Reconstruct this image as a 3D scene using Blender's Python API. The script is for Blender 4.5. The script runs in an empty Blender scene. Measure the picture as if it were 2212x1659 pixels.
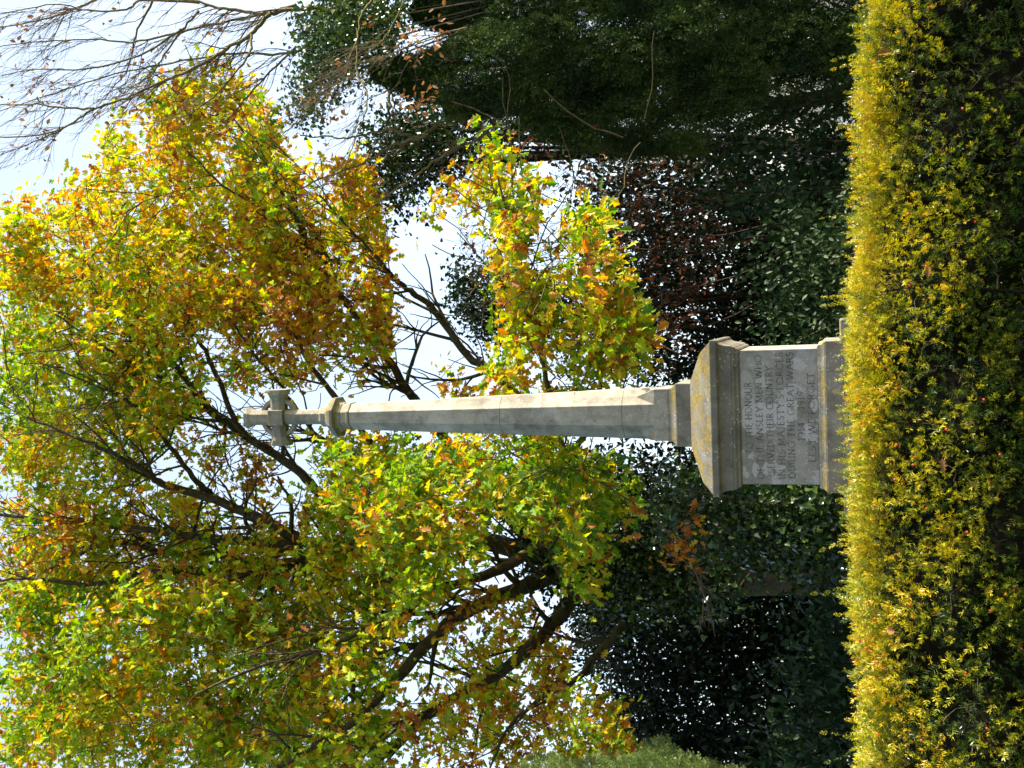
import bpy, bmesh, math, random
import numpy as np
from mathutils import Vector, Matrix

random.seed(7)
RNG = np.random.default_rng(11)
SC = bpy.context.scene
COL = SC.collection
R_ = math.radians

# ------------------------------------------------------------------ camera (held on its side, like the photograph)
F = 2255.0            # focal length in pixels of a 2212 px long side
VH = 1800.0           # horizon row of the upright picture
ROLL = R_(1.2)
CAMZ = 1.6
PITCH = math.atan((VH - 1106.0) / F)
FWD = np.array([0.0, math.cos(PITCH), math.sin(PITCH)])
R0 = np.array([1.0, 0.0, 0.0])
U0 = np.cross(R0, FWD)
RT = R0 * math.cos(ROLL) - U0 * math.sin(ROLL)
UP = U0 * math.cos(ROLL) + R0 * math.sin(ROLL)
CAM = np.array([0.0, 0.0, CAMZ])
cd = bpy.data.cameras.new("camera")
cam = bpy.data.objects.new("camera", cd)
COL.objects.link(cam)
cd.sensor_width = 36.0
cd.lens = 36.0 * F / 2212.0
cd.clip_start = 0.05
cd.clip_end = 3000.0
ax, ay, az = -UP, RT, -FWD
cam.matrix_world = Matrix(((ax[0], ay[0], az[0], CAM[0]), (ax[1], ay[1], az[1], CAM[1]),
                           (ax[2], ay[2], az[2], CAM[2]), (0, 0, 0, 1)))
SC.camera = cam

# ------------------------------------------------------------------ sun, sky, exposure
SUN_EL, SUN_AZ = R_(27.0), R_(-2.5)      # azimuth measured from +X towards +Y
sd = np.array([math.cos(SUN_EL) * math.cos(SUN_AZ), math.cos(SUN_EL) * math.sin(SUN_AZ), math.sin(SUN_EL)])
ld = bpy.data.lights.new("sun", 'SUN')
ld.energy = 4.4
ld.angle = R_(0.53)
ld.color = (1.0, 0.93, 0.80)
sun = bpy.data.objects.new("sun", ld)
COL.objects.link(sun)
sun.rotation_euler = Vector(sd).to_track_quat('Z', 'Y').to_euler()
sun.location = (30, 0, 30)
W = bpy.data.worlds.new("World")
SC.world = W
W.use_nodes = True
wn = W.node_tree.nodes
bg = wn["Background"]
sky = wn.new("ShaderNodeTexSky")
sky.sky_type = 'NISHITA'
sky.sun_disc = False
sky.sun_elevation = SUN_EL
sky.sun_rotation = math.pi / 2 - SUN_AZ
sky.dust_density = 2.0
sky.air_density = 1.0
wl = W.node_tree.links
# thin bright cloud over the northern sky, cleared behind the camera to dim stone
tcw = wn.new("ShaderNodeTexCoord")
sxw = wn.new("ShaderNodeSeparateXYZ"); wl.new(tcw.outputs["Generated"], sxw.inputs[0])
nzw = wn.new("ShaderNodeTexNoise"); nzw.inputs["Scale"].default_value = 2.6; nzw.inputs["Detail"].default_value = 5.0
wl.new(tcw.outputs["Generated"], nzw.inputs["Vector"])
adw = wn.new("ShaderNodeMath"); adw.operation = 'MULTIPLY_ADD'
wl.new(nzw.outputs[0], adw.inputs[0]); adw.inputs[1].default_value = 0.55; wl.new(sxw.outputs["Y"], adw.inputs[2])
mrw = wn.new("ShaderNodeMapRange"); wl.new(adw.outputs[0], mrw.inputs[0])
mrw.inputs[1].default_value = 0.25; mrw.inputs[2].default_value = 0.95
clw = wn.new("ShaderNodeMix"); clw.data_type = 'RGBA'; clw.blend_type = 'ADD'
wl.new(mrw.outputs[0], clw.inputs[0]); wl.new(sky.outputs[0], clw.inputs[6]); clw.inputs[7].default_value = (1.7, 1.82, 1.85, 1)
wl.new(clw.outputs[2], bg.inputs[0])
bg.inputs[1].default_value = 0.115
SC.view_settings.view_transform = 'Standard'
SC.view_settings.look = 'None'
SC.view_settings.exposure = 1.4
SC.view_settings.gamma = 1.0
SC.cycles.max_bounces = 6
SC.cycles.transparent_max_bounces = 4


def P(x, y, Y):
    """image point (x, y) of the 2212x1659 photograph, seen at world depth Y -> world point"""
    d = FWD * F + RT * ((1659.0 - y) - 829.5) - UP * (x - 1106.0)
    return CAM + d * (Y / d[1])


def PV(xy, Y):
    xy = np.asarray(xy, float)
    Y = np.asarray(Y, float)
    d = FWD[None] * F + RT[None] * ((1659.0 - xy[:, 1]) - 829.5)[:, None] - UP[None] * (xy[:, 0] - 1106.0)[:, None]
    return CAM[None] + d * (Y / d[:, 1])[:, None]


def PROJ(w):
    q = np.asarray(w) - CAM
    d = q @ FWD
    return np.stack([1106.0 - F * (q @ UP) / d, 1659.0 - (829.5 + F * (q @ RT) / d)], 1)


# ------------------------------------------------------------------ object helpers
def tag(o, label=None, cat=None, group=None, kind=None):
    if label: o["label"] = label
    if cat: o["category"] = cat
    if group: o["group"] = group
    if kind: o["kind"] = kind
    return o


def thing(name, label, cat, loc=(0, 0, 0), group=None, rz=0.0):
    o = bpy.data.objects.new(name, None)
    COL.objects.link(o)
    o.location = loc
    o.rotation_euler = (0, 0, rz)
    o.empty_display_size = 0.1
    return tag(o, label, cat, group)


def link(name, me, mat, parent=None):
    o = bpy.data.objects.new(name, me)
    COL.objects.link(o)
    if mat is not None:
        me.materials.append(mat)
    if parent is not None:
        o.parent = parent
        # vertices of children are given in world space for vegetation: undo the parent's placement
        o.matrix_parent_inverse = Matrix.Identity(4)
    return o


def mesh_np(name, V, loops, starts, totals, tint=None, smooth=False):
    me = bpy.data.meshes.new(name)
    V = np.ascontiguousarray(V, dtype=np.float32)
    me.vertices.add(len(V))
    me.vertices.foreach_set("co", V.ravel())
    me.loops.add(len(loops))
    me.loops.foreach_set("vertex_index", np.asarray(loops, np.int32))
    me.polygons.add(len(starts))
    me.polygons.foreach_set("loop_start", np.asarray(starts, np.int32))
    me.polygons.foreach_set("loop_total", np.asarray(totals, np.int32))
    if smooth:
        me.polygons.foreach_set("use_smooth", np.ones(len(starts), bool))
    me.update(calc_edges=True)
    if tint is not None:
        a = me.attributes.new("tint", 'FLOAT', 'FACE')
        a.data.foreach_set("value", np.asarray(tint, np.float32))
    return me


def unit(a):
    return a / np.maximum(np.linalg.norm(a, axis=-1, keepdims=True), 1e-9)


def cloud(name, pos, axis, nrm, size, tv, tf, tint, mat, parent):
    """many copies of one small leaf template in one mesh"""
    pos = np.asarray(pos, float); N = len(pos)
    if parent is not None:
        pos = pos - np.array(parent.location)[None]
    x = unit(axis); z = nrm - x * np.sum(nrm * x, 1, keepdims=True)
    z = unit(z); y = np.cross(z, x)
    tv = np.asarray(tv, float); M = len(tv)
    V = pos[:, None] + size[:, None, None] * (tv[None, :, 0:1] * x[:, None] + tv[None, :, 1:2] * y[:, None] + tv[None, :, 2:3] * z[:, None])
    V = V.reshape(-1, 3)
    fl = np.concatenate([np.asarray(f) for f in tf])
    tot = np.array([len(f) for f in tf])
    loops = (fl[None] + (np.arange(N) * M)[:, None]).ravel()
    totals = np.tile(tot, N)
    starts = np.concatenate([[0], np.cumsum(totals)[:-1]])
    me = mesh_np(name, V, loops, starts, totals, np.repeat(tint, len(tf)))
    return link(name, me, mat, parent)


def tubes(name, lines, mat, parent=None, sides=6):
    """lines: list of (points Nx3, radii N) -> one mesh of tapered tubes"""
    Vs, Ls, n0 = [], [], 0
    off = np.array(parent.location) if parent is not None else np.zeros(3)
    for pts, rad in lines:
        pts = np.asarray(pts, float) - off
        n = len(pts)
        t = np.gradient(pts, axis=0) if n > 2 else np.repeat((pts[1:] - pts[:1]), n, 0)
        t = unit(t)
        ref = np.array([0.31, 0.87, 0.38])
        a = unit(np.cross(t, ref[None])); b = np.cross(t, a)
        ang = np.arange(sides) * 2 * math.pi / sides
        ring = pts[:, None] + np.asarray(rad)[:, None, None] * (np.cos(ang)[None, :, None] * a[:, None] + np.sin(ang)[None, :, None] * b[:, None])
        Vs.append(ring.reshape(-1, 3))
        i = np.arange(n - 1)[:, None] * sides; k = np.arange(sides)[None]; k2 = (k + 1) % sides
        q = np.stack([i + k, i + k2, i + sides + k2, i + sides + k], -1).reshape(-1, 4) + n0
        Ls.append(q)
        n0 += n * sides
    V = np.concatenate(Vs); Q = np.concatenate(Ls)
    me = mesh_np(name, V, Q.ravel(), np.arange(len(Q)) * 4, np.full(len(Q), 4), smooth=True)
    return link(name, me, mat, parent)


def spline(pts, n):
    """Catmull-Rom through control points"""
    p = np.asarray(pts, float)
    p = np.vstack([2 * p[0] - p[1], p, 2 * p[-1] - p[-2]])
    out = []
    m = len(p) - 3
    for s in range(m):
        a, b, c, d = p[s:s + 4]
        for t in np.linspace(0, 1, n, endpoint=False):
            out.append(0.5 * ((2 * b) + (c - a) * t + (2 * a - 5 * b + 4 * c - d) * t * t + (3 * b - a - 3 * c + d) * t ** 3))
    out.append(p[-2])
    return np.array(out)


# ------------------------------------------------------------------ materials
def new_mat(name):
    m = bpy.data.materials.new(name)
    m.use_nodes = True
    nt = m.node_tree
    for n in list(nt.nodes): nt.nodes.remove(n)
    out = nt.nodes.new("ShaderNodeOutputMaterial")
    return m, nt, out


def ramp(nt, stops, interp='LINEAR'):
    r = nt.nodes.new("ShaderNodeValToRGB")
    r.color_ramp.interpolation = interp
    e = r.color_ramp.elements
    while len(e) > 1: e.remove(e[-1])
    e[0].position = stops[0][0]; e[0].color = (*stops[0][1], 1)
    for p, c in stops[1:]:
        k = e.new(p); k.color = (*c, 1)
    return r


def leaf_mat(name, stops, transl=0.4, rough=0.45, spec=0.35, tboost=1.3):
    m, nt, out = new_mat(name)
    at = nt.nodes.new("ShaderNodeAttribute"); at.attribute_name = "tint"
    r = ramp(nt, stops)
    nt.links.new(at.outputs["Fac"], r.inputs[0])
    pb = nt.nodes.new("ShaderNodeBsdfPrincipled")
    pb.inputs["Roughness"].default_value = rough
    pb.inputs["Specular IOR Level"].default_value = spec
    nt.links.new(r.outputs[0], pb.inputs["Base Color"])
    if transl > 0:
        tr = nt.nodes.new("ShaderNodeBsdfTranslucent")
        hs = nt.nodes.new("ShaderNodeHueSaturation")
        hs.inputs["Value"].default_value = tboost; hs.inputs["Saturation"].default_value = 1.1
        nt.links.new(r.outputs[0], hs.inputs["Color"])
        nt.links.new(hs.outputs[0], tr.inputs[0])
        mx = nt.nodes.new("ShaderNodeMixShader"); mx.inputs[0].default_value = transl
        nt.links.new(pb.outputs[0], mx.inputs[1]); nt.links.new(tr.outputs[0], mx.inputs[2])
        nt.links.new(mx.outputs[0], out.inputs[0])
    else:
        nt.links.new(pb.outputs[0], out.inputs[0])
    return m


def noise(nt, scale, detail=4.0, rough=0.6, vec=None):
    n = nt.nodes.new("ShaderNodeTexNoise")
    n.inputs["Scale"].default_value = scale
    n.inputs["Detail"].default_value = detail
    n.inputs["Roughness"].default_value = rough
    if vec is not None: nt.links.new(vec, n.inputs["Vector"])
    return n


def mixc(nt, fac, a, b):
    mx = nt.nodes.new("ShaderNodeMix"); mx.data_type = 'RGBA'
    if isinstance(fac, float): mx.inputs[0].default_value = fac
    else: nt.links.new(fac, mx.inputs[0])
    for s, v in ((6, a), (7, b)):
        if isinstance(v, tuple): mx.inputs[s].default_value = (*v, 1)
        else: nt.links.new(v, mx.inputs[s])
    return mx.outputs[2]


def maprange(nt, val, a, b, c=0.0, d=1.0):
    n = nt.nodes.new("ShaderNodeMapRange")
    nt.links.new(val, n.inputs[0])
    for i, v in enumerate((a, b, c, d)): n.inputs[i + 1].default_value = v
    return n.outputs[0]


def math_n(nt, op, a, b=None):
    n = nt.nodes.new("ShaderNodeMath"); n.operation = op
    for i, v in enumerate((a, b)):
        if v is None: continue
        if isinstance(v, (int, float)): n.inputs[i].default_value = v
        else: nt.links.new(v, n.inputs[i])
    return n.outputs[0]


def stone_mat(name, base=(0.40, 0.365, 0.30), patches=0.0, lichen=1.0, dirt=0.6, joints=()):
    m, nt, out = new_mat(name)
    tc = nt.nodes.new("ShaderNodeTexCoord").outputs["Object"]
    n1 = noise(nt, 3.0, 6, 0.65, tc)
    c = mixc(nt, maprange(nt, n1.outputs[0], 0.32, 0.68), tuple(v * 0.55 for v in base), tuple(min(1, v * 1.25) for v in base))
    # grey weather streaks and dark algae
    n2 = noise(nt, 9.0, 5, 0.7, tc)
    c = mixc(nt, maprange(nt, n2.outputs[0], 0.50, 0.70, 0, dirt), c, (0.10, 0.10, 0.08))
    # rain streaks running down the faces
    mp = nt.nodes.new("ShaderNodeMapping"); mp.inputs["Scale"].default_value = (14.0, 14.0, 1.3)
    nt.links.new(tc, mp.inputs[0])
    ns = noise(nt, 1.0, 5, 0.65, mp.outputs[0])
    c = mixc(nt, maprange(nt, ns.outputs[0], 0.52, 0.74, 0, 0.6), c, (0.16, 0.15, 0.12))
    # small pale crustose lichen dots
    v = nt.nodes.new("ShaderNodeTexVoronoi"); v.inputs["Scale"].default_value = 34.0
    nt.links.new(tc, v.inputs["Vector"])
    n3 = noise(nt, 6.0, 3, 0.6, tc)
    dots = math_n(nt, 'MULTIPLY', maprange(nt, v.outputs["Distance"], 0.30, 0.20), maprange(nt, n3.outputs[0], 0.46, 0.6))
    c = mixc(nt, math_n(nt, 'MULTIPLY', dots, 0.9), c, (0.52, 0.52, 0.48))
    if patches > 0:
        n4 = noise(nt, 3.4, 5, 0.62, tc)
        n4b = noise(nt, 14.0, 3, 0.6, tc)
        s = math_n(nt, 'ADD', n4.outputs[0], math_n(nt, 'MULTIPLY', n4b.outputs[0], 0.16))
        c = mixc(nt, maprange(nt, s, 0.645, 0.66, 0, patches), c, (0.50, 0.48, 0.455))
        sp = nt.nodes.new("ShaderNodeSeparateXYZ"); nt.links.new(tc, sp.inputs[0])
        n9 = noise(nt, 13.0, 5, 0.65, tc)
        wob = math_n(nt, 'MULTIPLY', math_n(nt, 'SUBTRACT', n9.outputs[0], 0.5), 2.4)
        for px, pz, rx, rz, am in ((-0.01, 2.20, 0.13, 0.15, 1), (0.02, 2.03, 0.10, 0.13, 1), (0.10, 1.93, 0.05, 0.05, 1), (-0.107, 1.80, 0.04, 0.03, 1), (0.10, 1.755, 0.05, 0.03, 1), (-0.55, 2.06, 0.03, 0.04, .8),
                               (0.42, 1.84, 0.14, 0.10, .45), (-0.44, 2.24, 0.06, 0.03, .9), (0.30, 2.17, 0.05, 0.06, .8), (0.30, 2.30, 0.10, 0.05, .5), (-0.30, 1.90, 0.12, 0.09, .3)):
            ex = math_n(nt, 'POWER', math_n(nt, 'DIVIDE', math_n(nt, 'ABSOLUTE', math_n(nt, 'SUBTRACT', sp.outputs["X"], px)), rx), 2.0)
            ez = math_n(nt, 'POWER', math_n(nt, 'DIVIDE', math_n(nt, 'ABSOLUTE', math_n(nt, 'SUBTRACT', sp.outputs["Z"], pz)), rz), 2.0)
            dd = math_n(nt, 'ADD', math_n(nt, 'ADD', ex, ez), wob)
            c = mixc(nt, maprange(nt, dd, 1.05, 0.95, 0, 0.85 * am), c, (0.53, 0.51, 0.485))
    # ochre lichen, thick on ledges that face the sky
    geo = nt.nodes.new("ShaderNodeNewGeometry")
    sx = nt.nodes.new("ShaderNodeSeparateXYZ"); nt.links.new(geo.outputs["True Normal"], sx.inputs[0])
    upf = maprange(nt, sx.outputs["Z"], 0.15, 0.5)
    n5 = noise(nt, 7.0, 8, 0.78, tc)
    l1 = math_n(nt, 'MULTIPLY', upf, maprange(nt, n5.outputs[0], 0.44, 0.58))
    n6 = noise(nt, 5.0, 6, 0.75, tc)
    l2 = maprange(nt, n6.outputs[0], 0.57, 0.72, 0, 0.6)
    lf = math_n(nt, 'MULTIPLY', math_n(nt, 'MAXIMUM', l1, l2), lichen)
    n7 = noise(nt, 40.0, 3, 0.6, tc)
    lc = mixc(nt, maprange(nt, n7.outputs[0], 0.4, 0.62), (0.20, 0.17, 0.045), (0.42, 0.27, 0.03))
    c = mixc(nt, lf, c, lc)
    n8 = noise(nt, 160.0, 2, 0.6, tc)
    c = mixc(nt, maprange(nt, n8.outputs[0], 0.3, 0.7, 0.0, 0.4), c, (0.13, 0.12, 0.10))
    pb = nt.nodes.new("ShaderNodeBsdfPrincipled")
    if joints:
        sj = nt.nodes.new("ShaderNodeSeparateXYZ"); nt.links.new(tc, sj.inputs[0])
        for zj in joints:
            dj = math_n(nt, 'ABSOLUTE', math_n(nt, 'SUBTRACT', sj.outputs["Z"], zj))
            c = mixc(nt, maprange(nt, dj, 0.005, 0.002, 0, 0.75), c, (0.10, 0.09, 0.07))
    pb.inputs["Roughness"].default_value = 0.92
    pb.inputs["Specular IOR Level"].default_value = 0.2
    nt.links.new(c, pb.inputs["Base Color"])
    bn = noise(nt, 70.0, 6, 0.7, tc)
    bp = nt.nodes.new("ShaderNodeBump"); bp.inputs["Strength"].default_value = 0.5; bp.inputs["Distance"].default_value = 0.006
    nt.links.new(bn.outputs[0], bp.inputs["Height"])
    nt.links.new(bp.outputs[0], pb.inputs["Normal"])
    nt.links.new(pb.outputs[0], out.inputs[0])
    return m


def bark_mat(name, a, b, moss, mossamt=0.8):
    m, nt, out = new_mat(name)
    tc = nt.nodes.new("ShaderNodeTexCoord").outputs["Object"]
    n1 = noise(nt, 14.0, 6, 0.7, tc)
    c = mixc(nt, maprange(nt, n1.outputs[0], 0.35, 0.65), a, b)
    n2 = noise(nt, 4.0, 4, 0.6, tc)
    geo = nt.nodes.new("ShaderNodeNewGeometry")
    sx = nt.nodes.new("ShaderNodeSeparateXYZ"); nt.links.new(geo.outputs["Normal"], sx.inputs[0])
    mf = math_n(nt, 'MULTIPLY', maprange(nt, sx.outputs["Z"], -0.35, 0.5), maprange(nt, n2.outputs[0], 0.38, 0.55, 0, mossamt))
    c = mixc(nt, mf, c, moss)
    pb = nt.nodes.new("ShaderNodeBsdfPrincipled")
    pb.inputs["Roughness"].default_value = 0.95
    pb.inputs["Specular IOR Level"].default_value = 0.15
    nt.links.new(c, pb.inputs["Base Color"])
    bn = noise(nt, 30.0, 5, 0.7, tc)
    bp = nt.nodes.new("ShaderNodeBump"); bp.inputs["Strength"].default_value = 0.9; bp.inputs["Distance"].default_value = 0.03
    nt.links.new(bn.outputs[0], bp.inputs["Height"])
    nt.links.new(bp.outputs[0], pb.inputs["Normal"])
    nt.links.new(pb.outputs[0], out.inputs[0])
    return m


def plain_mat(name, col, rough=0.6, spec=0.3, var=0.25, scale=20.0):
    m, nt, out = new_mat(name)
    tc = nt.nodes.new("ShaderNodeTexCoord").outputs["Object"]
    n1 = noise(nt, scale, 4, 0.6, tc)
    c = mixc(nt, maprange(nt, n1.outputs[0], 0.3, 0.7), tuple(v * (1 - var) for v in col), tuple(min(1, v * (1 + var)) for v in col))
    pb = nt.nodes.new("ShaderNodeBsdfPrincipled")
    pb.inputs["Roughness"].default_value = rough
    pb.inputs["Specular IOR Level"].default_value = spec
    nt.links.new(c, pb.inputs["Base Color"])
    nt.links.new(pb.outputs[0], out.inputs[0])
    return m


M_STONE = stone_mat("weathered_stone", patches=0.0)
M_CRUST = stone_mat("stained_stone", base=(0.28, 0.26, 0.21), lichen=1.15, dirt=0.85)
M_COVE_SHADE = stone_mat("cornice_shade_stone", base=(0.20, 0.185, 0.15), lichen=0.8, dirt=0.95)  # stained stone, darkened further to paint the shade under the cornice
M_CROSS = stone_mat("lichened_stone", base=(0.34, 0.315, 0.245), lichen=1.3, dirt=0.6)
M_DIE = stone_mat("inscribed_stone", base=(0.33, 0.31, 0.27), patches=0.85, lichen=0.35, dirt=0.45)
M_SHAFT = stone_mat("shaft_stone", base=(0.46, 0.42, 0.345), lichen=0.6, dirt=0.6, joints=(3.44, 4.62))
M_LEAD = plain_mat("dark_lettering", (0.125, 0.118, 0.10), 0.8, 0.1, 0.6, 14.0)
M_OAKLEAF = leaf_mat("oak_leaf", [(0.0, (0.09, 0.20, 0.02)), (0.22, (0.24, 0.40, 0.025)), (0.42, (0.48, 0.52, 0.025)),
                                  (0.58, (0.62, 0.42, 0.025)), (0.74, (0.52, 0.20, 0.025)), (1.0, (0.24, 0.09, 0.03))], 0.48, 0.5, 0.25)
M_OAKBARK = bark_mat("oak_bark", (0.040, 0.032, 0.022), (0.12, 0.094, 0.062), (0.17, 0.165, 0.04), 0.8)
M_DARKBARK = bark_mat("dark_bark", (0.014, 0.011, 0.008), (0.036, 0.028, 0.019), (0.03, 0.035, 0.012), 0.5)  # darker bark keeps these trunks from standing out among the leaves
M_TWIG = bark_mat("twig_bark", (0.09, 0.066, 0.045), (0.20, 0.15, 0.10), (0.12, 0.12, 0.04), 0.5)
M_MOSSBARK = bark_mat("mossy_bark", (0.12, 0.095, 0.06), (0.27, 0.21, 0.12), (0.30, 0.29, 0.06), 0.9)
M_REDTWIG = bark_mat("russet_twig", (0.060, 0.032, 0.025), (0.12, 0.065, 0.045), (0.10, 0.08, 0.04), 0.4)
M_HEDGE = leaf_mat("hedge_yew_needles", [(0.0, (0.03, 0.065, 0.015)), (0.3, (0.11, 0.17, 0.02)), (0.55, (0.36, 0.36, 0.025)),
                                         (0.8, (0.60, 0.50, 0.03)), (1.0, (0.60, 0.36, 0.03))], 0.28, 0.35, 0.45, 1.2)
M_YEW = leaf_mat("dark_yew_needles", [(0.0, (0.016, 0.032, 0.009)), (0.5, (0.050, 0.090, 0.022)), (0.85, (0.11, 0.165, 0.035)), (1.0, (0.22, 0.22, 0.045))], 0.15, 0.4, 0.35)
M_CLIPYEW = leaf_mat("clipped_yew_needles", [(0.0, (0.05, 0.10, 0.03)), (0.5, (0.15, 0.22, 0.05)), (1.0, (0.30, 0.31, 0.09))], 0.25, 0.4, 0.4)
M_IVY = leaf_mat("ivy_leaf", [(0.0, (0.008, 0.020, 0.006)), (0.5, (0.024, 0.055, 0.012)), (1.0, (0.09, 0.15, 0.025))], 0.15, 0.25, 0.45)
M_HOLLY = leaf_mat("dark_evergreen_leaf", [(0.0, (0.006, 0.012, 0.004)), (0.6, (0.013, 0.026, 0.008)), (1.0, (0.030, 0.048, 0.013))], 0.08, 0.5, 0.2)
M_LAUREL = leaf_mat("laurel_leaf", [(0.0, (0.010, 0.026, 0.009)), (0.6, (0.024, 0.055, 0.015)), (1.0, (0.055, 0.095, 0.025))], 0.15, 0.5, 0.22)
M_RUSSET = leaf_mat("russet_leaf", [(0.0, (0.10, 0.03, 0.02)), (0.5, (0.20, 0.07, 0.03)), (1.0, (0.34, 0.15, 0.05))], 0.35, 0.5, 0.3)
M_BROWN = leaf_mat("dry_brown_leaf", [(0.0, (0.16, 0.07, 0.03)), (0.5, (0.30, 0.14, 0.05)), (1.0, (0.42, 0.24, 0.10))], 0.3, 0.5, 0.3)
M_BERRY = plain_mat("red_berry", (0.62, 0.035, 0.03), 0.3, 0.5, 0.15)
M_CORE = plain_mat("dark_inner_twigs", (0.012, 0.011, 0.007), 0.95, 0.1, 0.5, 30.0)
M_GRASS = plain_mat("grass", (0.055, 0.085, 0.022), 0.9, 0.1, 0.5, 1.5)

# ------------------------------------------------------------------ leaf templates  (x along, y across, z out of the leaf)
def two_sided(half, fold=0.22, curl=0.0):
    """half outline from base to tip (x, y>=0) -> two folded faces sharing the midrib"""
    n = len(half)
    vs = [(x, y, y * fold - curl * x * x) for x, y in half]
    vs += [(x, -y, y * fold - curl * x * x) for x, y in half[1:-1]]
    f1 = list(range(n))[::-1]
    f2 = [0] + list(range(n, n + n - 2)) + [n - 1]
    return vs, [f1, f2]


T_OAK = two_sided([(0, 0), (0.10, 0.03), (0.22, 0.22), (0.33, 0.09), (0.50, 0.37), (0.62, 0.13), (0.78, 0.29), (0.90, 0.10), (1, 0)], 0.3, 0.22)
T_IVY = two_sided([(0, 0), (0.08, 0.34), (0.34, 0.46), (0.48, 0.24), (1, 0)], 0.18, 0.1)
T_OVAL = two_sided([(0, 0), (0.28, 0.22), (0.62, 0.22), (1, 0)], 0.25, 0.15)
T_BEECH = two_sided([(0, 0), (0.22, 0.20), (0.5, 0.29), (0.8, 0.16), (1, 0)], 0.35, 0.2)


def spray(nst, L, w, ang, roll=0.5, seed=1):
    """a short yew shoot: needles in two ranks and around the tip, plus a thin stem"""
    r = random.Random(seed)
    vs, fs = [], []
    def needle(x0, dirv, l):
        d = Vector(dirv).normalized()
        s = d.cross(Vector((r.uniform(-.6, .6), r.uniform(-.6, .6), 1))).normalized() * w
        p = Vector((x0, 0, 0)); i = len(vs)
        vs.extend([tuple(p), tuple(p + d * l * 0.5 + s), tuple(p + d * l), tuple(p + d * l * 0.5 - s)])
        fs.append([i, i + 1, i + 2, i + 3])
    for k in range(nst):
        x0 = 0.08 + 0.80 * k / nst
        for s in (-1, 1):
            a = ang + r.uniform(-.2, .2)
            needle(x0, (math.cos(a), s * math.sin(a), roll * r.uniform(-.6, 1.0)), L * r.uniform(.75, 1.1))
    for k in range(4):
        t = k * math.pi / 2 + r.uniform(0, 1)
        needle(0.86, (1.0, 0.55 * math.cos(t), 0.55 * math.sin(t)), L * r.uniform(.6, .9))
    i = len(vs)
    vs.extend([(0, -.012, 0), (0, .012, 0), (0.95, 0.004, 0), (0.95, -.004, 0)])
    fs.append([i, i + 1, i + 2, i + 3])
    return vs, fs


T_SPRAY = [spray(5, 0.44, 0.040, 1.0, 0.8, s) for s in (1, 2, 3)]
T_SPRAY_FAR = [spray(3, 0.50, 0.055, 0.9, 0.6, s) for s in (5, 6)]


def in_poly(xy, poly):
    x, y = xy[:, 0], xy[:, 1]
    c = np.zeros(len(xy), bool)
    n = len(poly)
    for i in range(n):
        x1, y1 = poly[i]; x2, y2 = poly[(i + 1) % n]
        hit = ((y1 > y) != (y2 > y)) & (x < (x2 - x1) * (y - y1) / (y2 - y1 + 1e-12) + x1)
        c ^= hit
    return c


def poly_area(p):
    p = np.asarray(p, float)
    return 0.5 * abs(np.dot(p[:, 0], np.roll(p[:, 1], -1)) - np.dot(p[:, 1], np.roll(p[:, 0], -1)))


def sample_poly(poly, n, jit=0.0):
    p = np.asarray(poly, float)
    lo, hi = p.min(0), p.max(0)
    out = []
    got = 0
    while got < n:
        q = RNG.uniform(lo, hi, (n * 3 + 50, 2))
        q = q[in_poly(q, poly)]
        out.append(q); got += len(q)
    q = np.concatenate(out)[:n]
    return q + RNG.normal(0, jit, q.shape) if jit else q


def rand_dirs(n):
    return unit(RNG.normal(0, 1, (n, 3)))


# ------------------------------------------------------------------ ground
def make_ground():
    bm = bmesh.new()
    n = 40
    S = 160.0
    vs = [[bm.verts.new((-S + 2 * S * i / n, -40 + 2 * S * j / n, 0.0)) for j in range(n + 1)] for i in range(n + 1)]
    for i in range(n):
        for j in range(n):
            bm.faces.new((vs[i][j], vs[i + 1][j], vs[i + 1][j + 1], vs[i][j + 1]))
    for v in bm.verts:
        d = max(0.0, math.hypot(v.co.x, v.co.y - 8) - 30)
        v.co.z = -0.02 * d + 0.25 * math.sin(v.co.x * 0.11) * math.cos(v.co.y * 0.13) * min(1, d / 20)
    me = bpy.data.meshes.new("ground"); bm.to_mesh(me); bm.free()
    tag(link("ground", me, M_GRASS), kind="structure")


make_ground()

# ------------------------------------------------------------------ the memorial
MEM = thing("war_memorial", "tall grey stone memorial cross on a square inscribed pedestal, spotted with yellow lichen", "memorial",
            (-0.292, 9.57, 0.0), rz=R_(-3.5))


def loft(bm, rings, cap_top=True, cap_bot=True):
    vr = [[bm.verts.new(p) for p in r] for r in rings]
    n = len(rings[0])
    for a, b in zip(vr[:-1], vr[1:]):
        for k in range(n):
            k2 = (k + 1) % n
            bm.faces.new((a[k], a[k2], b[k2], b[k]))
    if cap_bot: bm.faces.new(vr[0][::-1])
    if cap_top: bm.faces.new(vr[-1])


def sq(h, z):
    return [(-h, -h, z), (h, -h, z), (h, h, z), (-h, h, z)]


def octa(h, z, k=0.4142):
    c = h * k
    return [(-c, -h, z), (c, -h, z), (h, -c, z), (h, c, z), (c, h, z), (-c, h, z), (-h, c, z), (-h, -c, z)]


def finish(name, bm, mat, parent, bevel=0.004, seg=2):
    bmesh.ops.recalc_face_normals(bm, faces=bm.faces)
    if bevel:
        es = [e for e in bm.edges if len(e.link_faces) == 2 and e.calc_face_angle(0) > 0.25]
        bmesh.ops.bevel(bm, geom=es, offset=bevel, segments=seg, affect='EDGES', clamp_overlap=True)
    me = bpy.data.meshes.new(name); bm.to_mesh(me); bm.free()
    return link(name, me, mat, parent)


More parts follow.
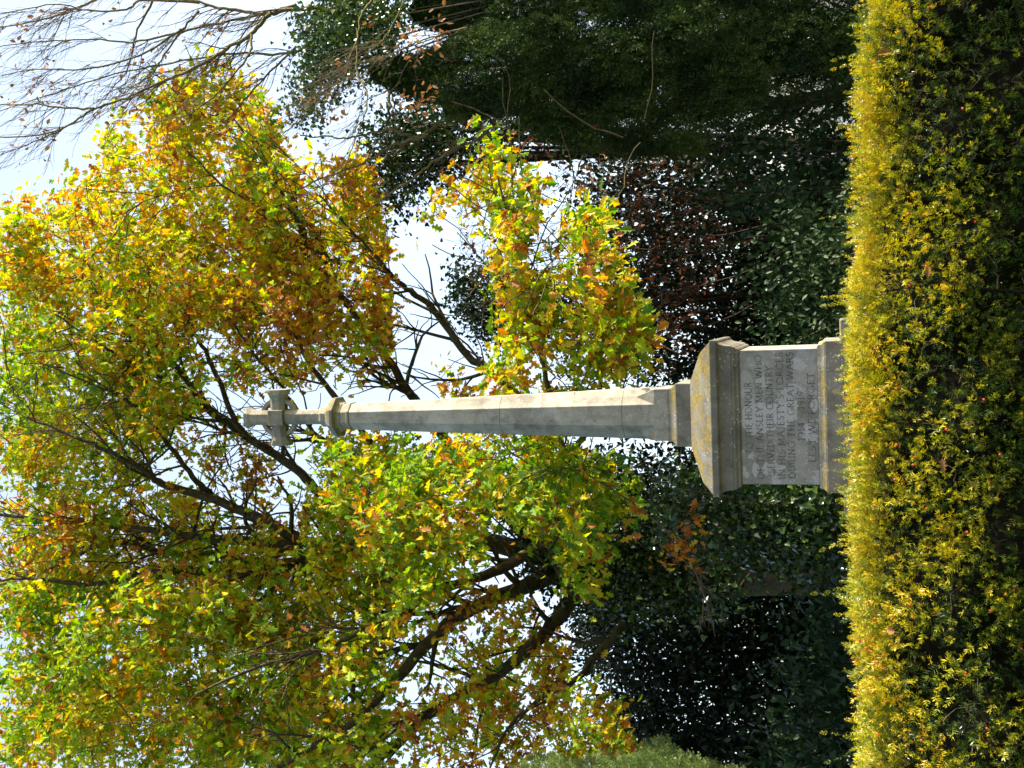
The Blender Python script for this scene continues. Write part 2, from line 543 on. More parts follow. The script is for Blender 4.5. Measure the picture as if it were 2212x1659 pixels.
def build_memorial():
    # steps
    zt, h = 1.535, 0.80
    for i, (z0, z1, hw) in enumerate(((1.25, 1.535, 0.80), (0.95, 1.25, 1.08), (0.63, 0.95, 1.38), (0.31, 0.63, 1.70), (-0.05, 0.31, 2.02))):
        bm = bmesh.new(); loft(bm, [sq(hw, z0), sq(hw, z1)]); finish("step", bm, M_CRUST, MEM, 0.008)
    # plinth with a sloping top
    bm = bmesh.new(); loft(bm, [sq(0.626, 1.535), sq(0.626, 1.662), sq(0.600, 1.690), sq(0.592, 1.722)]); finish("plinth", bm, M_CRUST, MEM, 0.005)
    # die
    bm = bmesh.new(); loft(bm, [sq(0.567, 1.722), sq(0.567, 2.372)]); die = finish("pedestal_block", bm, M_DIE, MEM, 0.005)
    # cornice
    prof = [(0.574, 2.352), (0.590, 2.366), (0.590, 2.382), (0.598, 2.390), (0.606, 2.402), (0.606, 2.416)]
    for k in range(7):
        t = k / 6 * math.pi / 2
        prof.append((0.612 + 0.040 * (1 - math.cos(t)), 2.424 + 0.118 * math.sin(t) * 0.9))
    prof += [(0.664, 2.540), (0.664, 2.590)]
    bm = bmesh.new(); loft(bm, [sq(h, z) for h, z in prof]); finish("cornice", bm, M_COVE_SHADE, MEM, 0.0025, 1)
    # weathered cap, two slopes
    bm = bmesh.new(); loft(bm, [sq(0.652, 2.590), sq(0.565, 2.678), sq(0.540, 2.694), sq(0.285, 2.812)]); finish("cap", bm, M_CRUST, MEM, 0.006)
    # base block of the shaft + cavetto
    rings = [sq(0.282, 2.805), sq(0.282, 2.940)]
    for k in range(1, 6):
        t = k / 5 * math.pi / 2
        rings.append(sq(0.282 - 0.048 * math.sin(t), 2.940 + 0.072 * (1 - math.cos(t)) + 0.012))
    bm = bmesh.new(); loft(bm, rings); finish("shaft_base", bm, M_CRUST, MEM, 0.004, 1)
    # shaft: square foot, broached into a tapering octagon
    bm = bmesh.new()
    z0, zc, za, zt = 3.02, 3.14, 3.32, 6.165
    h0, ht = 0.234, 0.128
    def hz(z): return h0 + (ht - h0) * (z - zc) / (zt - zc)
    ha = hz(za)
    bot = [bm.verts.new(p) for p in sq(h0, z0)]
    cor = [bm.verts.new(p) for p in sq(h0, zc)]
    o1 = [bm.verts.new(p) for p in octa(h0, zc + 0.004)]
    o2 = [bm.verts.new(p) for p in octa(ht, zt)]
    apex = []
    for sx, sy in ((1, -1), (1, 1), (-1, 1), (-1, -1)):
        m = ha * (1 + 0.4142) / 2
        apex.append(bm.verts.new((sx * m, sy * m, za)))
    bm.faces.new(bot[::-1]); bm.faces.new(o2)
    for k in range(4):
        bm.faces.new((bot[k], bot[(k + 1) % 4], cor[(k + 1) % 4], cor[k]))
        fl, fr = o1[2 * k], o1[2 * k + 1]               # flat face k between corner k and k+1
        bm.faces.new((cor[k], cor[(k + 1) % 4], fr, fl))
        bm.faces.new((fl, fr, o2[2 * k + 1], o2[2 * k]))
        c = cor[(k + 1) % 4]; nx = o1[(2 * k + 2) % 8]; ap = apex[k]
        bm.faces.new((fr, c, ap)); bm.faces.new((c, nx, ap))
        bm.faces.new((fr, ap, o2[2 * k + 1])); bm.faces.new((ap, nx, o2[(2 * k + 2) % 8])); bm.faces.new((ap, o2[(2 * k + 2) % 8], o2[2 * k + 1]))
    finish("shaft", bm, M_SHAFT, MEM, 0.003, 1)
    # capital
    bm = bmesh.new()
    prof = [(0.128, 6.165), (0.138, 6.170), (0.141, 6.182), (0.138, 6.194), (0.128, 6.198), (0.124, 6.262), (0.134, 6.270)]
    for k in range(1, 5):
        t = k / 4 * math.pi / 2
        prof.append((0.134 + 0.050 * (1 - math.cos(t)), 6.270 + 0.042 * math.sin(t)))
    prof += [(0.196, 6.318), (0.196, 6.345), (0.172, 6.385), (0.122, 6.425), (0.100, 6.435), (0.098, 6.495), (0.078, 6.520)]
    loft(bm, [octa(h, z) for h, z in prof]); finish("capital", bm, M_CROSS, MEM, 0.003, 1)
    # cross: lower limb, head, arms (each an octagonal bar with a flared end)
    def bar(pr, z_axis, flip=1):
        bm = bmesh.new()
        rings = []
        for h, t in pr:
            r = octa(h, t, 0.48)
            r = [(x, y * 0.075 / 0.083 if abs(h) < 0.09 else y * (0.085 / h), z) for x, y, z in r]
            rings.append(r)
        loft(bm, rings)
        return bm
    CZ = 6.995
    cross = bar([(0.074, 6.515), (0.074, CZ - 0.07), (0.076, CZ + 0.07), (0.076, 7.26), (0.080, 7.295), (0.090, 7.322), (0.104, 7.338), (0.104, 7.366)], 1)
    cr = finish("cross", cross, M_CROSS, MEM, 0.003, 1)
    for s in (-1, 1):
        bm = bar([(0.082, 0.06), (0.080, 0.16), (0.083, 0.20), (0.094, 0.232), (0.108, 0.252), (0.117, 0.262), (0.117, 0.288)], 1)
        bmesh.ops.transform(bm, matrix=Matrix.Translation((0, 0, CZ)) @ Matrix.Rotation(s * math.pi / 2, 4, 'Y'), verts=bm.verts)
        finish("cross_arm", bm, M_CROSS, cr, 0.003, 1)
    bm = bmesh.new()
    loft(bm, [[(-0.081, -0.092, CZ - 0.081), (0.081, -0.092, CZ - 0.081), (0.081, 0.092, CZ - 0.081), (-0.081, 0.092, CZ - 0.081)],
              [(-0.081, -0.092, CZ + 0.088), (0.081, -0.092, CZ + 0.088), (0.081, 0.092, CZ + 0.088), (-0.081, 0.092, CZ + 0.088)]])
    finish("cross_boss", bm, M_CROSS, cr, 0.006, 1)
    # wheel ring
    bm = bmesh.new()
    ro, ri, d, n = 0.206, 0.166, 0.030, 56
    rings = []
    for k in range(n):
        a = 2 * math.pi * k / n
        c, s = math.cos(a), math.sin(a)
        rings.append([bm.verts.new((r * c, y, CZ + r * s)) for r, y in ((ro, -d), (ro, d), (ri, d), (ri, -d))])
    for k in range(n):
        a, b = rings[k], rings[(k + 1) % n]
        for j in range(4):
            bm.faces.new((a[j], a[(j + 1) % 4], b[(j + 1) % 4], b[j]))
    finish("wheel_ring", bm, M_CROSS, cr, 0.003, 1)
    for o in COL.objects:
        if o.type == 'MESH' and (o.parent is MEM or (o.parent is not None and o.parent.parent is MEM)):
            for v in o.data.vertices:
                if v.co.z > 3.35: v.co.z += (v.co.z - 3.35) * 0.0165
    return die


# capital letters as strokes on a 1-high grid: straight strokes and arcs, with serifs
def arc(cx, cy, rx, ry, a0, a1, n=10):
    return [(cx + rx * math.cos(R_(a0 + (a1 - a0) * k / n)), cy + ry * math.sin(R_(a0 + (a1 - a0) * k / n))) for k in range(n + 1)]


GLYPH = {
    'A': (0.80, [[(0.02, 0), (0.40, 1)], [(0.40, 1), (0.78, 0)], [(0.17, 0.36), (0.63, 0.36)]], [(0.02, 0), (0.78, 0)]),
    'C': (0.78, [arc(0.46, 0.5, 0.42, 0.5, 50, 310, 16)], []),
    'D': (0.80, [[(0.12, 0), (0.12, 1)], [(0.12, 1)] + arc(0.28, 0.5, 0.48, 0.5, 90, -90, 14) + [(0.12, 0)]], []),
    'E': (0.56, [[(0.12, 0), (0.12, 1)], [(0.12, 1), (0.50, 1)], [(0.12, 0.52), (0.44, 0.52)], [(0.12, 0), (0.52, 0)]], []),
    'F': (0.54, [[(0.12, 0), (0.12, 1)], [(0.12, 1), (0.50, 1)], [(0.12, 0.52), (0.42, 0.52)]], [(0.12, 0)]),
    'G': (0.82, [arc(0.46, 0.5, 0.42, 0.5, 50, 330, 16), [(0.78, 0.08), (0.78, 0.44)], [(0.60, 0.44), (0.84, 0.44)]], []),
    'H': (0.82, [[(0.12, 0), (0.12, 1)], [(0.70, 0), (0.70, 1)], [(0.12, 0.52), (0.70, 0.52)]], [(0.12, 0), (0.12, 1), (0.70, 0), (0.70, 1)]),
    'I': (0.26, [[(0.13, 0), (0.13, 1)]], [(0.13, 0), (0.13, 1)]),
    'J': (0.36, [[(0.24, 1), (0.24, 0.1), (0.18, -0.06), (0.04, -0.08)]], [(0.24, 1)]),
    'L': (0.54, [[(0.12, 0), (0.12, 1)], [(0.12, 0), (0.50, 0), (0.52, 0.12)]], [(0.12, 1)]),
    'M': (0.94, [[(0.10, 0), (0.16, 1)], [(0.16, 1), (0.47, 0.08)], [(0.47, 0.08), (0.78, 1)], [(0.78, 1), (0.84, 0)]], [(0.10, 0), (0.84, 0)]),
    'N': (0.82, [[(0.12, 0), (0.12, 1)], [(0.12, 1), (0.70, 0)], [(0.70, 0), (0.70, 1)]], [(0.12, 0), (0.70, 1)]),
    'O': (0.92, [arc(0.46, 0.5, 0.42, 0.5, 0, 360, 22)], []),
    'R': (0.68, [[(0.12, 0), (0.12, 1)], [(0.12, 1)] + arc(0.30, 0.76, 0.24, 0.24, 90, -90, 8) + [(0.12, 0.52)], [(0.32, 0.52), (0.64, 0)]], [(0.12, 0)]),
    'S': (0.54, [arc(0.28, 0.75, 0.20, 0.25, 40, 250, 9) + arc(0.27, 0.25, 0.22, 0.25, 75, -145, 10)], []),
    'T': (0.70, [[(0.35, 0), (0.35, 1)], [(0.03, 0.90), (0.05, 1), (0.65, 1), (0.67, 0.90)]], [(0.35, 0)]),
    'U': (0.80, [[(0.12, 1), (0.12, 0.36)] + arc(0.41, 0.36, 0.29, 0.36, 180, 360, 9) + [(0.70, 1)]], [(0.12, 1), (0.70, 1)]),
    'V': (0.78, [[(0.02, 1), (0.39, 0)], [(0.39, 0), (0.76, 1)]], [(0.02, 1), (0.76, 1)]),
    'W': (1.10, [[(0.02, 1), (0.30, 0)], [(0.30, 0), (0.55, 1)], [(0.55, 1), (0.80, 0)], [(0.80, 0), (1.08, 1)]], [(0.02, 1), (1.08, 1)]),
    'Y': (0.72, [[(0.02, 1), (0.36, 0.48)], [(0.36, 0.48), (0.70, 1)], [(0.36, 0.48), (0.36, 0)]], [(0.36, 0), (0.02, 1), (0.70, 1)]),
    '1': (0.34, [[(0.18, 0), (0.18, 1)], [(0.18, 1), (0.04, 0.84)]], [(0.18, 0)]),
    '4': (0.62, [[(0.44, 0), (0.44, 1)], [(0.44, 1), (0.03, 0.30), (0.60, 0.30)]], []),
    '9': (0.58, [arc(0.28, 0.70, 0.24, 0.30, 0, 360, 14), [(0.52, 0.70)] + arc(0.20, 0.62, 0.32, 0.64, 0, -75, 8)], []),
    '-': (0.60, [[(0.08, 0.45), (0.52, 0.45)]], []),
    "'": (0.20, [[(0.10, 1.02), (0.08, 0.78)]], []),
}
# (text, height of baseline, x of left end, x of right end)  measured on the face
INSCR = [("TO THE HONOUR", 2.262, -0.305, 0.305), ("OF THE ANSLEY MEN WHO", 2.174, -0.520, 0.535), ("SERVED THEIR COUNTRY", 2.088, -0.470, 0.440),
         ("IN HIS MAJESTY'S FORCES", 2.001, -0.518, 0.552), ("DURING THE GREAT WARS", 1.918, -0.513, 0.552), ("1914 - 1919", 1.836, -0.195, 0.225),
         ("LEST WE FORGET", 1.752, -0.375, 0.378)]


def build_inscription(die):
    bm = bmesh.new()
    H, D = 0.054, 0.0015
    yf = -0.567 - 0.0005
    rr = random.Random(4)
    def ribbon(pts, w):
        pts = [Vector(p) for p in pts]
        L, Rr = [], []
        for i, p in enumerate(pts):
            t = (pts[min(i + 1, len(pts) - 1)] - pts[max(i - 1, 0)])
            if t.length < 1e-9: t = Vector((1, 0))
            t.normalize(); n = Vector((-t.y, t.x))
            L.append(p + n * w); Rr.append(p - n * w)
        for i in range(len(pts) - 1):
            q = [L[i], Rr[i], Rr[i + 1], L[i + 1]]
            fr = [bm.verts.new((a.x, yf - D, a.y)) for a in q]
            bk = [bm.verts.new((a.x, yf + 0.002, a.y)) for a in q]
            try:
                bm.faces.new(fr)
                for k in range(4):
                    bm.faces.new((fr[k], bk[k], bk[(k + 1) % 4], fr[(k + 1) % 4]))
            except ValueError:
                pass
    for text, zb, xl, xr in INSCR:
        wid = sum(GLYPH[c][0] + 0.12 if c != ' ' else 0.42 for c in text)
        sx = (xr - xl) / wid
        x = xl
        for c in text:
            if c == ' ':
                x += 0.42 * sx; continue
            gw, strokes, serifs = GLYPH[c]
            for s in strokes:
                w = 0.0030 if len(s) == 2 and abs(s[0][1] - s[1][1]) > 0.5 else 0.0019
                ribbon([(x + px * sx, zb + py * H) for px, py in s], w * rr.uniform(.75, 1.15))
            for px, py in serifs:
                if rr.random() < 0.25: continue
                ribbon([(x + (px - 0.11) * sx, zb + py * H), (x + (px + 0.11) * sx, zb + py * H)], 0.0016)
            x += (gw + 0.12) * sx
    bmesh.ops.recalc_face_normals(bm, faces=bm.faces)
    me = bpy.data.meshes.new("inscription"); bm.to_mesh(me); bm.free()
    link("inscription", me, M_LEAD, die)


build_inscription(build_memorial())

# ------------------------------------------------------------------ trees: growing a crown onto limbs
def limb_line(pts, Y0, Y1, r0, r1, n=7, wob=0.008):
    """pts: image points, depths run Y0->Y1, radii in pixels of the photograph"""
    k = len(pts)
    t = np.linspace(0, 1, k)
    Y = Y0 + (Y1 - Y0) * t
    w = PV(pts, Y)
    s = spline(w, n)
    m = len(s)
    dep = (s - CAM) @ FWD
    rad = (r0 + (r1 - r0) * np.linspace(0, 1, m) ** 0.8) * dep / F
    s[1:-1] += RNG.normal(0, wob, (m - 2, 3)) * np.minimum(1, rad[1:-1, None] / 0.03 + 0.3)
    return s, rad


def grow(nodes, nrad, targets, rmin=0.004, bend=0.25, taper=0.55):
    """connect every target to the nearest wood already there; returns twig lines"""
    nodes = np.array(nodes); nrad = np.array(nrad)
    cap = len(nodes) + len(targets) * 5
    A = np.zeros((cap, 3)); B = np.zeros(cap)
    n = len(nodes); A[:n] = nodes; B[:n] = nrad
    d0 = np.array([np.min(np.sum((nodes - t) ** 2, 1)) for t in targets])
    lines = []
    for i in np.argsort(d0):
        t = targets[i]
        d = np.sqrt(np.sum((A[:n] - t) ** 2, 1))
        j = int(np.argmin(d - 0.8 * np.minimum(B[:n], 0.05)))
        p = A[j]; L = d[j]
        if L < 0.03: continue
        m = 5 if L > 0.6 else 4
        u = np.linspace(0, 1, m)
        sag = RNG.normal(0, bend * 0.35, 3) * L
        sag[2] += 0.10 * L
        line = p[None] + (t - p)[None] * u[:, None] + (np.sin(u * math.pi) * 1.0)[:, None] * sag[None]
        line[1:-1] += RNG.normal(0, 0.04 * L, (m - 2, 3))
        r0 = max(rmin, min(B[j] * 0.7, 0.006 + 0.011 * L))
        r1 = max(rmin * 0.6, r0 * 0.4)
        rad = np.linspace(r0, r1, m)
        lines.append((line, rad))
        A[n:n + m - 1] = line[1:]; B[n:n + m - 1] = rad[1:]; n += m - 1
    return lines


def leaves_round(centres, per, spread, size, out_from=None, droop=0.4, upn=0.7, tint_c=None, tint_s=0.15, flat=0.75):
    N = len(centres)
    k = RNG.poisson(per, N)
    idx = np.repeat(np.arange(N), k)
    M = len(idx)
    off = RNG.normal(0, 1, (M, 3)); off[:, 2] *= flat
    off *= spread * (0.5 + RNG.random((M, 1)))
    pos = centres[idx] + off
    ax = unit(off) * 0.8 + RNG.normal(0, 0.6, (M, 3))
    ax[:, 2] -= droop
    nr = RNG.normal(0, 0.6, (M, 3)); nr[:, 2] += upn
    sz = size * RNG.uniform(0.5, 1.3, M)
    tc = tint_c[idx] if tint_c is not None else np.full(M, 0.5)
    tint = np.clip(tc + RNG.normal(0, tint_s, M), 0.0, 1.0)
    return pos, ax, nr, sz, tint


def sprout(line, rad, n, length, updir, spread, depth, out, r_scale=0.55, t0=0.15):
    """side twigs along a line; updir = the general direction they head"""
    m = len(line)
    for _ in range(n):
        i = int(RNG.uniform(t0, 1.0) * (m - 1))
        p = line[i]
        t = unit(line[min(i + 1, m - 1)] - line[max(i - 1, 0)])
        d = unit(t * 0.7 + np.asarray(updir) * 0.8 + RNG.normal(0, spread, 3))
        ln = length * RNG.uniform(0.45, 1.2)
        k = 6
        pts = [p]
        for s in range(k):
            d = unit(d + RNG.normal(0, 0.16, 3) + np.asarray(updir) * 0.06)
            pts.append(pts[-1] + d * ln / k)
        pts = np.array(pts)
        r0 = max(0.0026, rad[i] * r_scale)
        rr = np.linspace(r0, max(0.0016, r0 * 0.35), k + 1)
        out.append((pts, rr))
        if depth > 0:
            sprout(pts, rr, max(2, int(n * 0.45)), length * 0.55, updir, spread, depth - 1, out, 0.6, 0.2)


def cat(lst):
    return [np.concatenate(z) for z in zip(*lst)]


# ---- the oak -------------------------------------------------------------------------------------------------
def build_oak():
    base = P(1780, 1225, 15.0); base[2] = 0.0
    root = thing("oak_tree", "huge spreading oak with yellow, green and orange autumn leaves behind the memorial cross", "tree", tuple(base))
    fork = P(1245, 1225, 14.5)
    L = []
    tr = spline([base, base + (fork - base) * 0.35 + np.array([0.08, 0, 0]), base + (fork - base) * 0.7 + np.array([-0.06, 0.05, 0]), fork], 8)
    trunk = (tr, np.linspace(0.50, 0.27, len(tr)) + 0.12 * np.exp(-np.arange(len(tr)) / 3.0))
    tubes("trunk", [trunk], M_OAKBARK, root, 14)
    spec = [
        ([(1245, 1225), (1186, 1177), (1080, 1230), (956, 1275), (850, 1330), (700, 1400), (560, 1440), (420, 1500)], 15, 12.2, 17, 4),
        ([(1245, 1230), (1152, 1260), (981, 1338), (849, 1475), (760, 1560), (600, 1659), (480, 1740)], 15, 12.6, 22, 7),
        ([(1270, 1250), (1230, 1299), (1181, 1363), (1083, 1451), (971, 1514), (834, 1627), (760, 1720)], 15, 14, 21, 12),
        ([(1360, 1330), (1337, 1363), (1274, 1431), (1249, 1465), (1180, 1500), (1100, 1570), (1050, 1680)], 15, 13.5, 13, 4),
        ([(1245, 1225), (1050, 1170), (900, 1180), (700, 1180), (604, 1174), (461, 1164), (307, 1143), (150, 1130), (-80, 1100)], 15, 14, 24, 5),
        ([(900, 1180), (720, 1190), (629, 1153), (481, 1086), (353, 1045), (302, 1009), (200, 960), (60, 900)], 14.8, 12.8, 17, 5),
        ([(720, 1190), (604, 1220), (491, 1200), (358, 1194), (246, 1169), (100, 1230), (-60, 1280)], 14.7, 14.5, 13, 5),
        ([(604, 1220), (450, 1235), (333, 1236), (200, 1261), (60, 1250), (-60, 1260)], 14.7, 13.2, 11, 4),
        ([(900, 1180), (720, 1090), (640, 1015), (532, 943), (460, 892), (413, 866), (351, 817), (277, 778), (221, 746), (120, 680)], 14.7, 13.4, 13, 4),
        ([(460, 892), (423, 847), (368, 778), (319, 746), (290, 720), (280, 681), (264, 648), (180, 560)], 13.9, 13.6, 8, 3),
        ([(532, 943), (504, 902), (469, 814), (433, 739), (407, 700), (380, 600), (340, 520)], 14.0, 14.4, 8, 3),
        ([(1150, 1180), (1000, 1000), (910, 880), (880, 844), (845, 785), (780, 697), (742, 645), (704, 598), (666, 554), (654, 525), (622, 510), (569, 454), (480, 400), (400, 320)], 15, 13.6, 13, 3.5),
        ([(654, 525), (648, 486), (622, 442), (599, 399), (560, 330), (500, 250)], 13.9, 13.8, 7, 3),
        ([(1200, 1120), (1160, 950), (1114, 850), (1009, 765), (936, 668), (892, 633), (848, 598), (824, 566), (760, 500), (690, 420)], 15, 13.4, 13, 3.5),
        ([(1050, 1170), (960, 1100), (830, 1040), (730, 970), (689, 943), (662, 916), (613, 840), (540, 753), (470, 640)], 14.9, 14.0, 10, 3),
        ([(860, 1040), (760, 900), (670, 790), (637, 724), (593, 686), (540, 648), (480, 560)], 14.5, 14.2, 8, 3),
        ([(481, 1086), (425, 1040), (358, 953), (286, 871), (200, 830), (80, 780)], 14.0, 12.8, 8, 3),
        ([(1220, 1010), (1200, 900), (1150, 700), (1110, 520), (1075, 380)], 13.5, 10.6, 9, 3),
        ([(1220, 1010), (1290, 880), (1290, 720), (1270, 560), (1265, 450)], 13.5, 10.4, 8, 2.5),
        ([(1230, 1215), (1200, 1130), (1170, 1040), (1220, 1000)], 15, 13.0, 12, 8),
        ([(1290, 1300), (1220, 1260), (1180, 1130), (1240, 1020), (1320, 1020)], 15, 11.0, 11, 4),
    ]
    spec = [(p, Y0 - 0.6, Y1 - (1.1 if Y1 > 12 else 0.2), r0, r1 * 0.5) for p, Y0, Y1, r0, r1 in spec]
    for pts, Y0, Y1, r0, r1 in spec:
        ln = limb_line(pts, Y0, Y1, r0, r1)
        L.append(ln)
        tubes("limb", [ln], M_OAKBARK, root, 9)
    side = []
    for ln in L:
        length = np.linalg.norm(ln[0][-1] - ln[0][0])
        sprout(ln[0], ln[1], int(3 + length * 1.9), 1.5, np.array([0.05, -0.12, 0.35]), 0.55, 1, side, 0.5, 0.2)
    side = [(l[0], np.maximum(l[1], 0.006)) for l in side if l[0][:, 2].min() > 3.0]
    tubes("branches", side, M_OAKBARK, root, 6)
    nodes = np.concatenate([l[0] for l in L + side]); nrad = np.concatenate([l[1] for l in L + side])
    # (polygon in the photograph, coverage, depth range, colour centre, leaf size)
    regs = [
        ([(0, 470), (60, 420), (215, 385), (230, 270), (330, 200), (440, 130), (480, 135), (570, 220), (610, 330), (640, 400), (600, 480), (640, 560), (600, 640), (520, 700), (330, 720), (180, 640), (0, 640)], 2.3, (12.0, 15.8), 0.50),
        ([(0, 560), (200, 600), (330, 700), (420, 760), (440, 860), (330, 960), (0, 960)], 2.3, (12.0, 16.0), 0.38),
        ([(330, 640), (600, 560), (700, 620), (760, 760), (640, 840), (520, 830), (430, 800)], 1.6, (12.2, 15.8), 0.60),
        ([(600, 330), (770, 350), (800, 420), (830, 540), (850, 640), (830, 720), (850, 820), (700, 800), (640, 640), (600, 520)], 1.75, (12.0, 15.0), 0.55),
        ([(0, 940), (330, 940), (330, 1060), (560, 1100), (620, 1240), (330, 1300), (0, 1300)], 1.9, (12.6, 16.0), 0.48),
        ([(440, 880), (560, 960), (640, 1090), (500, 1060), (380, 960)], 0.9, (12.9, 15.5), 0.6),
        ([(0, 1250), (330, 1260), (620, 1210), (640, 1080), (720, 1040), (830, 1150), (860, 1330), (840, 1659), (0, 1659)], 2.7, (11.8, 16.2), 0.40),
        ([(620, 970), (720, 945), (900, 940), (1040, 950), (1060, 1060), (1040, 1200), (960, 1280), (850, 1330), (760, 1150)], 2.5, (10.9, 14.5), 0.38),
        ([(1040, 950), (1220, 945), (1310, 985), (1370, 1080), (1360, 1140), (1290, 1190), (1290, 1280), (1240, 1310), (1190, 1200), (1120, 1120), (1060, 1100)], 2.3, (10.6, 12.8), 0.36),
        ([(850, 1360), (960, 1290), (1080, 1290), (1180, 1340), (1230, 1420), (1200, 1500), (1240, 1659), (840, 1659)], 1.15, (12.0, 16.0), 0.60),
        ([(1190, 1530), (1260, 1480), (1350, 1560), (1395, 1640), (1330, 1680), (1180, 1680)], 2.2, (11.0, 12.5), 0.50),
        ([(1020, 280), (1070, 300), (1170, 400), (1150, 470), (1110, 560), (1170, 610), (1185, 760), (1150, 830), (1050, 830), (1085, 700), (1045, 560), (1005, 400)], 2.6, (10.3, 11.3), 0.46),
        ([(1240, 430), (1290, 430), (1330, 590), (1390, 690), (1420, 760), (1330, 800), (1230, 850), (1180, 780), (1200, 560)], 2.7, (10.2, 11.3), 0.38),
        ([(895, 470), (935, 400), (985, 395), (975, 440), (930, 500)], 2.2, (11.0, 11.6), 0.62),
        ([(930, 830), (950, 790), (1040, 850), (1100, 830), (1220, 850), (1240, 960), (1040, 960)], 1.5, (11.5, 14.0), 0.52),
        ([(-90, 430), (-20, 470), (-20, 1700), (-90, 1700)], 1.2, (12.0, 15.6), 0.45),
        ([(0, 1659), (1050, 1659), (1000, 1800), (0, 1900)], 0.7, (12.0, 15.6), 0.45),
    ]
    allc, allt, per_, parts = [], [], [], []
    for poly, cov, (ya, yb), tc in regs:
        Ymid = 0.5 * (ya + yb)
        mean = P(*np.mean(np.asarray(poly, float), 0), Ymid)
        ppm = F / ((mean - CAM) @ FWD)
        leaf = 0.128
        apx = 0.30 * (leaf * ppm) ** 2 * 0.62
        nl = poly_area(poly) * cov * 1.95 / apx
        per = 12.0
        nc = max(4, int(nl / per))
        ng = max(2, nc // 8)
        g = PV(sample_poly(poly, ng), RNG.uniform(ya, yb, ng))
        # every group is a spray: a drooping side branch set with leaf rosettes along it
        dg = unit(unit(g - fork) * 0.75 + RNG.normal(0, 0.42, (ng, 3)) - np.array([0, 0, 0.28]))
        gi = RNG.integers(0, ng, nc)
        u = RNG.uniform(-0.5, 0.5, nc)
        c = g[gi] + dg[gi] * (u * 1.25)[:, None] - np.array([0, 0, 0.35]) * ((u + 0.5) ** 2)[:, None] + RNG.normal(0, 1, (nc, 3)) * np.array([0.10, 0.10, 0.07])
        lone = RNG.random(nc) < 0.15
        nl_ = int(lone.sum())
        if nl_: c[lone] = PV(sample_poly(poly, nl_), RNG.uniform(ya, yb, nl_))
        t = tc - 0.01 + RNG.normal(0, 0.13, ng)[gi] + RNG.normal(0, 0.07, nc)
        ins = in_poly(PROJ(c), poly)
        c, t = c[ins], t[ins]
        nc = len(c)
        allc.append(c); allt.append(t)
        parts.append(leaves_round(c, per, 0.10, leaf, tint_c=t, tint_s=0.19, droop=0.45, upn=0.55))
    C = np.concatenate(allc)
    tw = grow(nodes, nrad, list(C), 0.006)
    tubes("twigs", tw, M_OAKBARK, root, 5)
    # leafless dead twigs showing against the sky
    pos, ax, nr, sz, ti = cat(parts)
    cloud("leaves", pos, ax, nr, sz, *T_OAK, ti, M_OAKLEAF, root)
    print("oak leaves", len(pos), "twigs", len(tw))
    return root


build_oak()


# ---- small wood: recursive bare twigs ------------------------------------------------------------------------
def tips(lines, frac):
    sel = [l[0][-1] for l in lines if RNG.random() < frac]
    return np.array(sel)


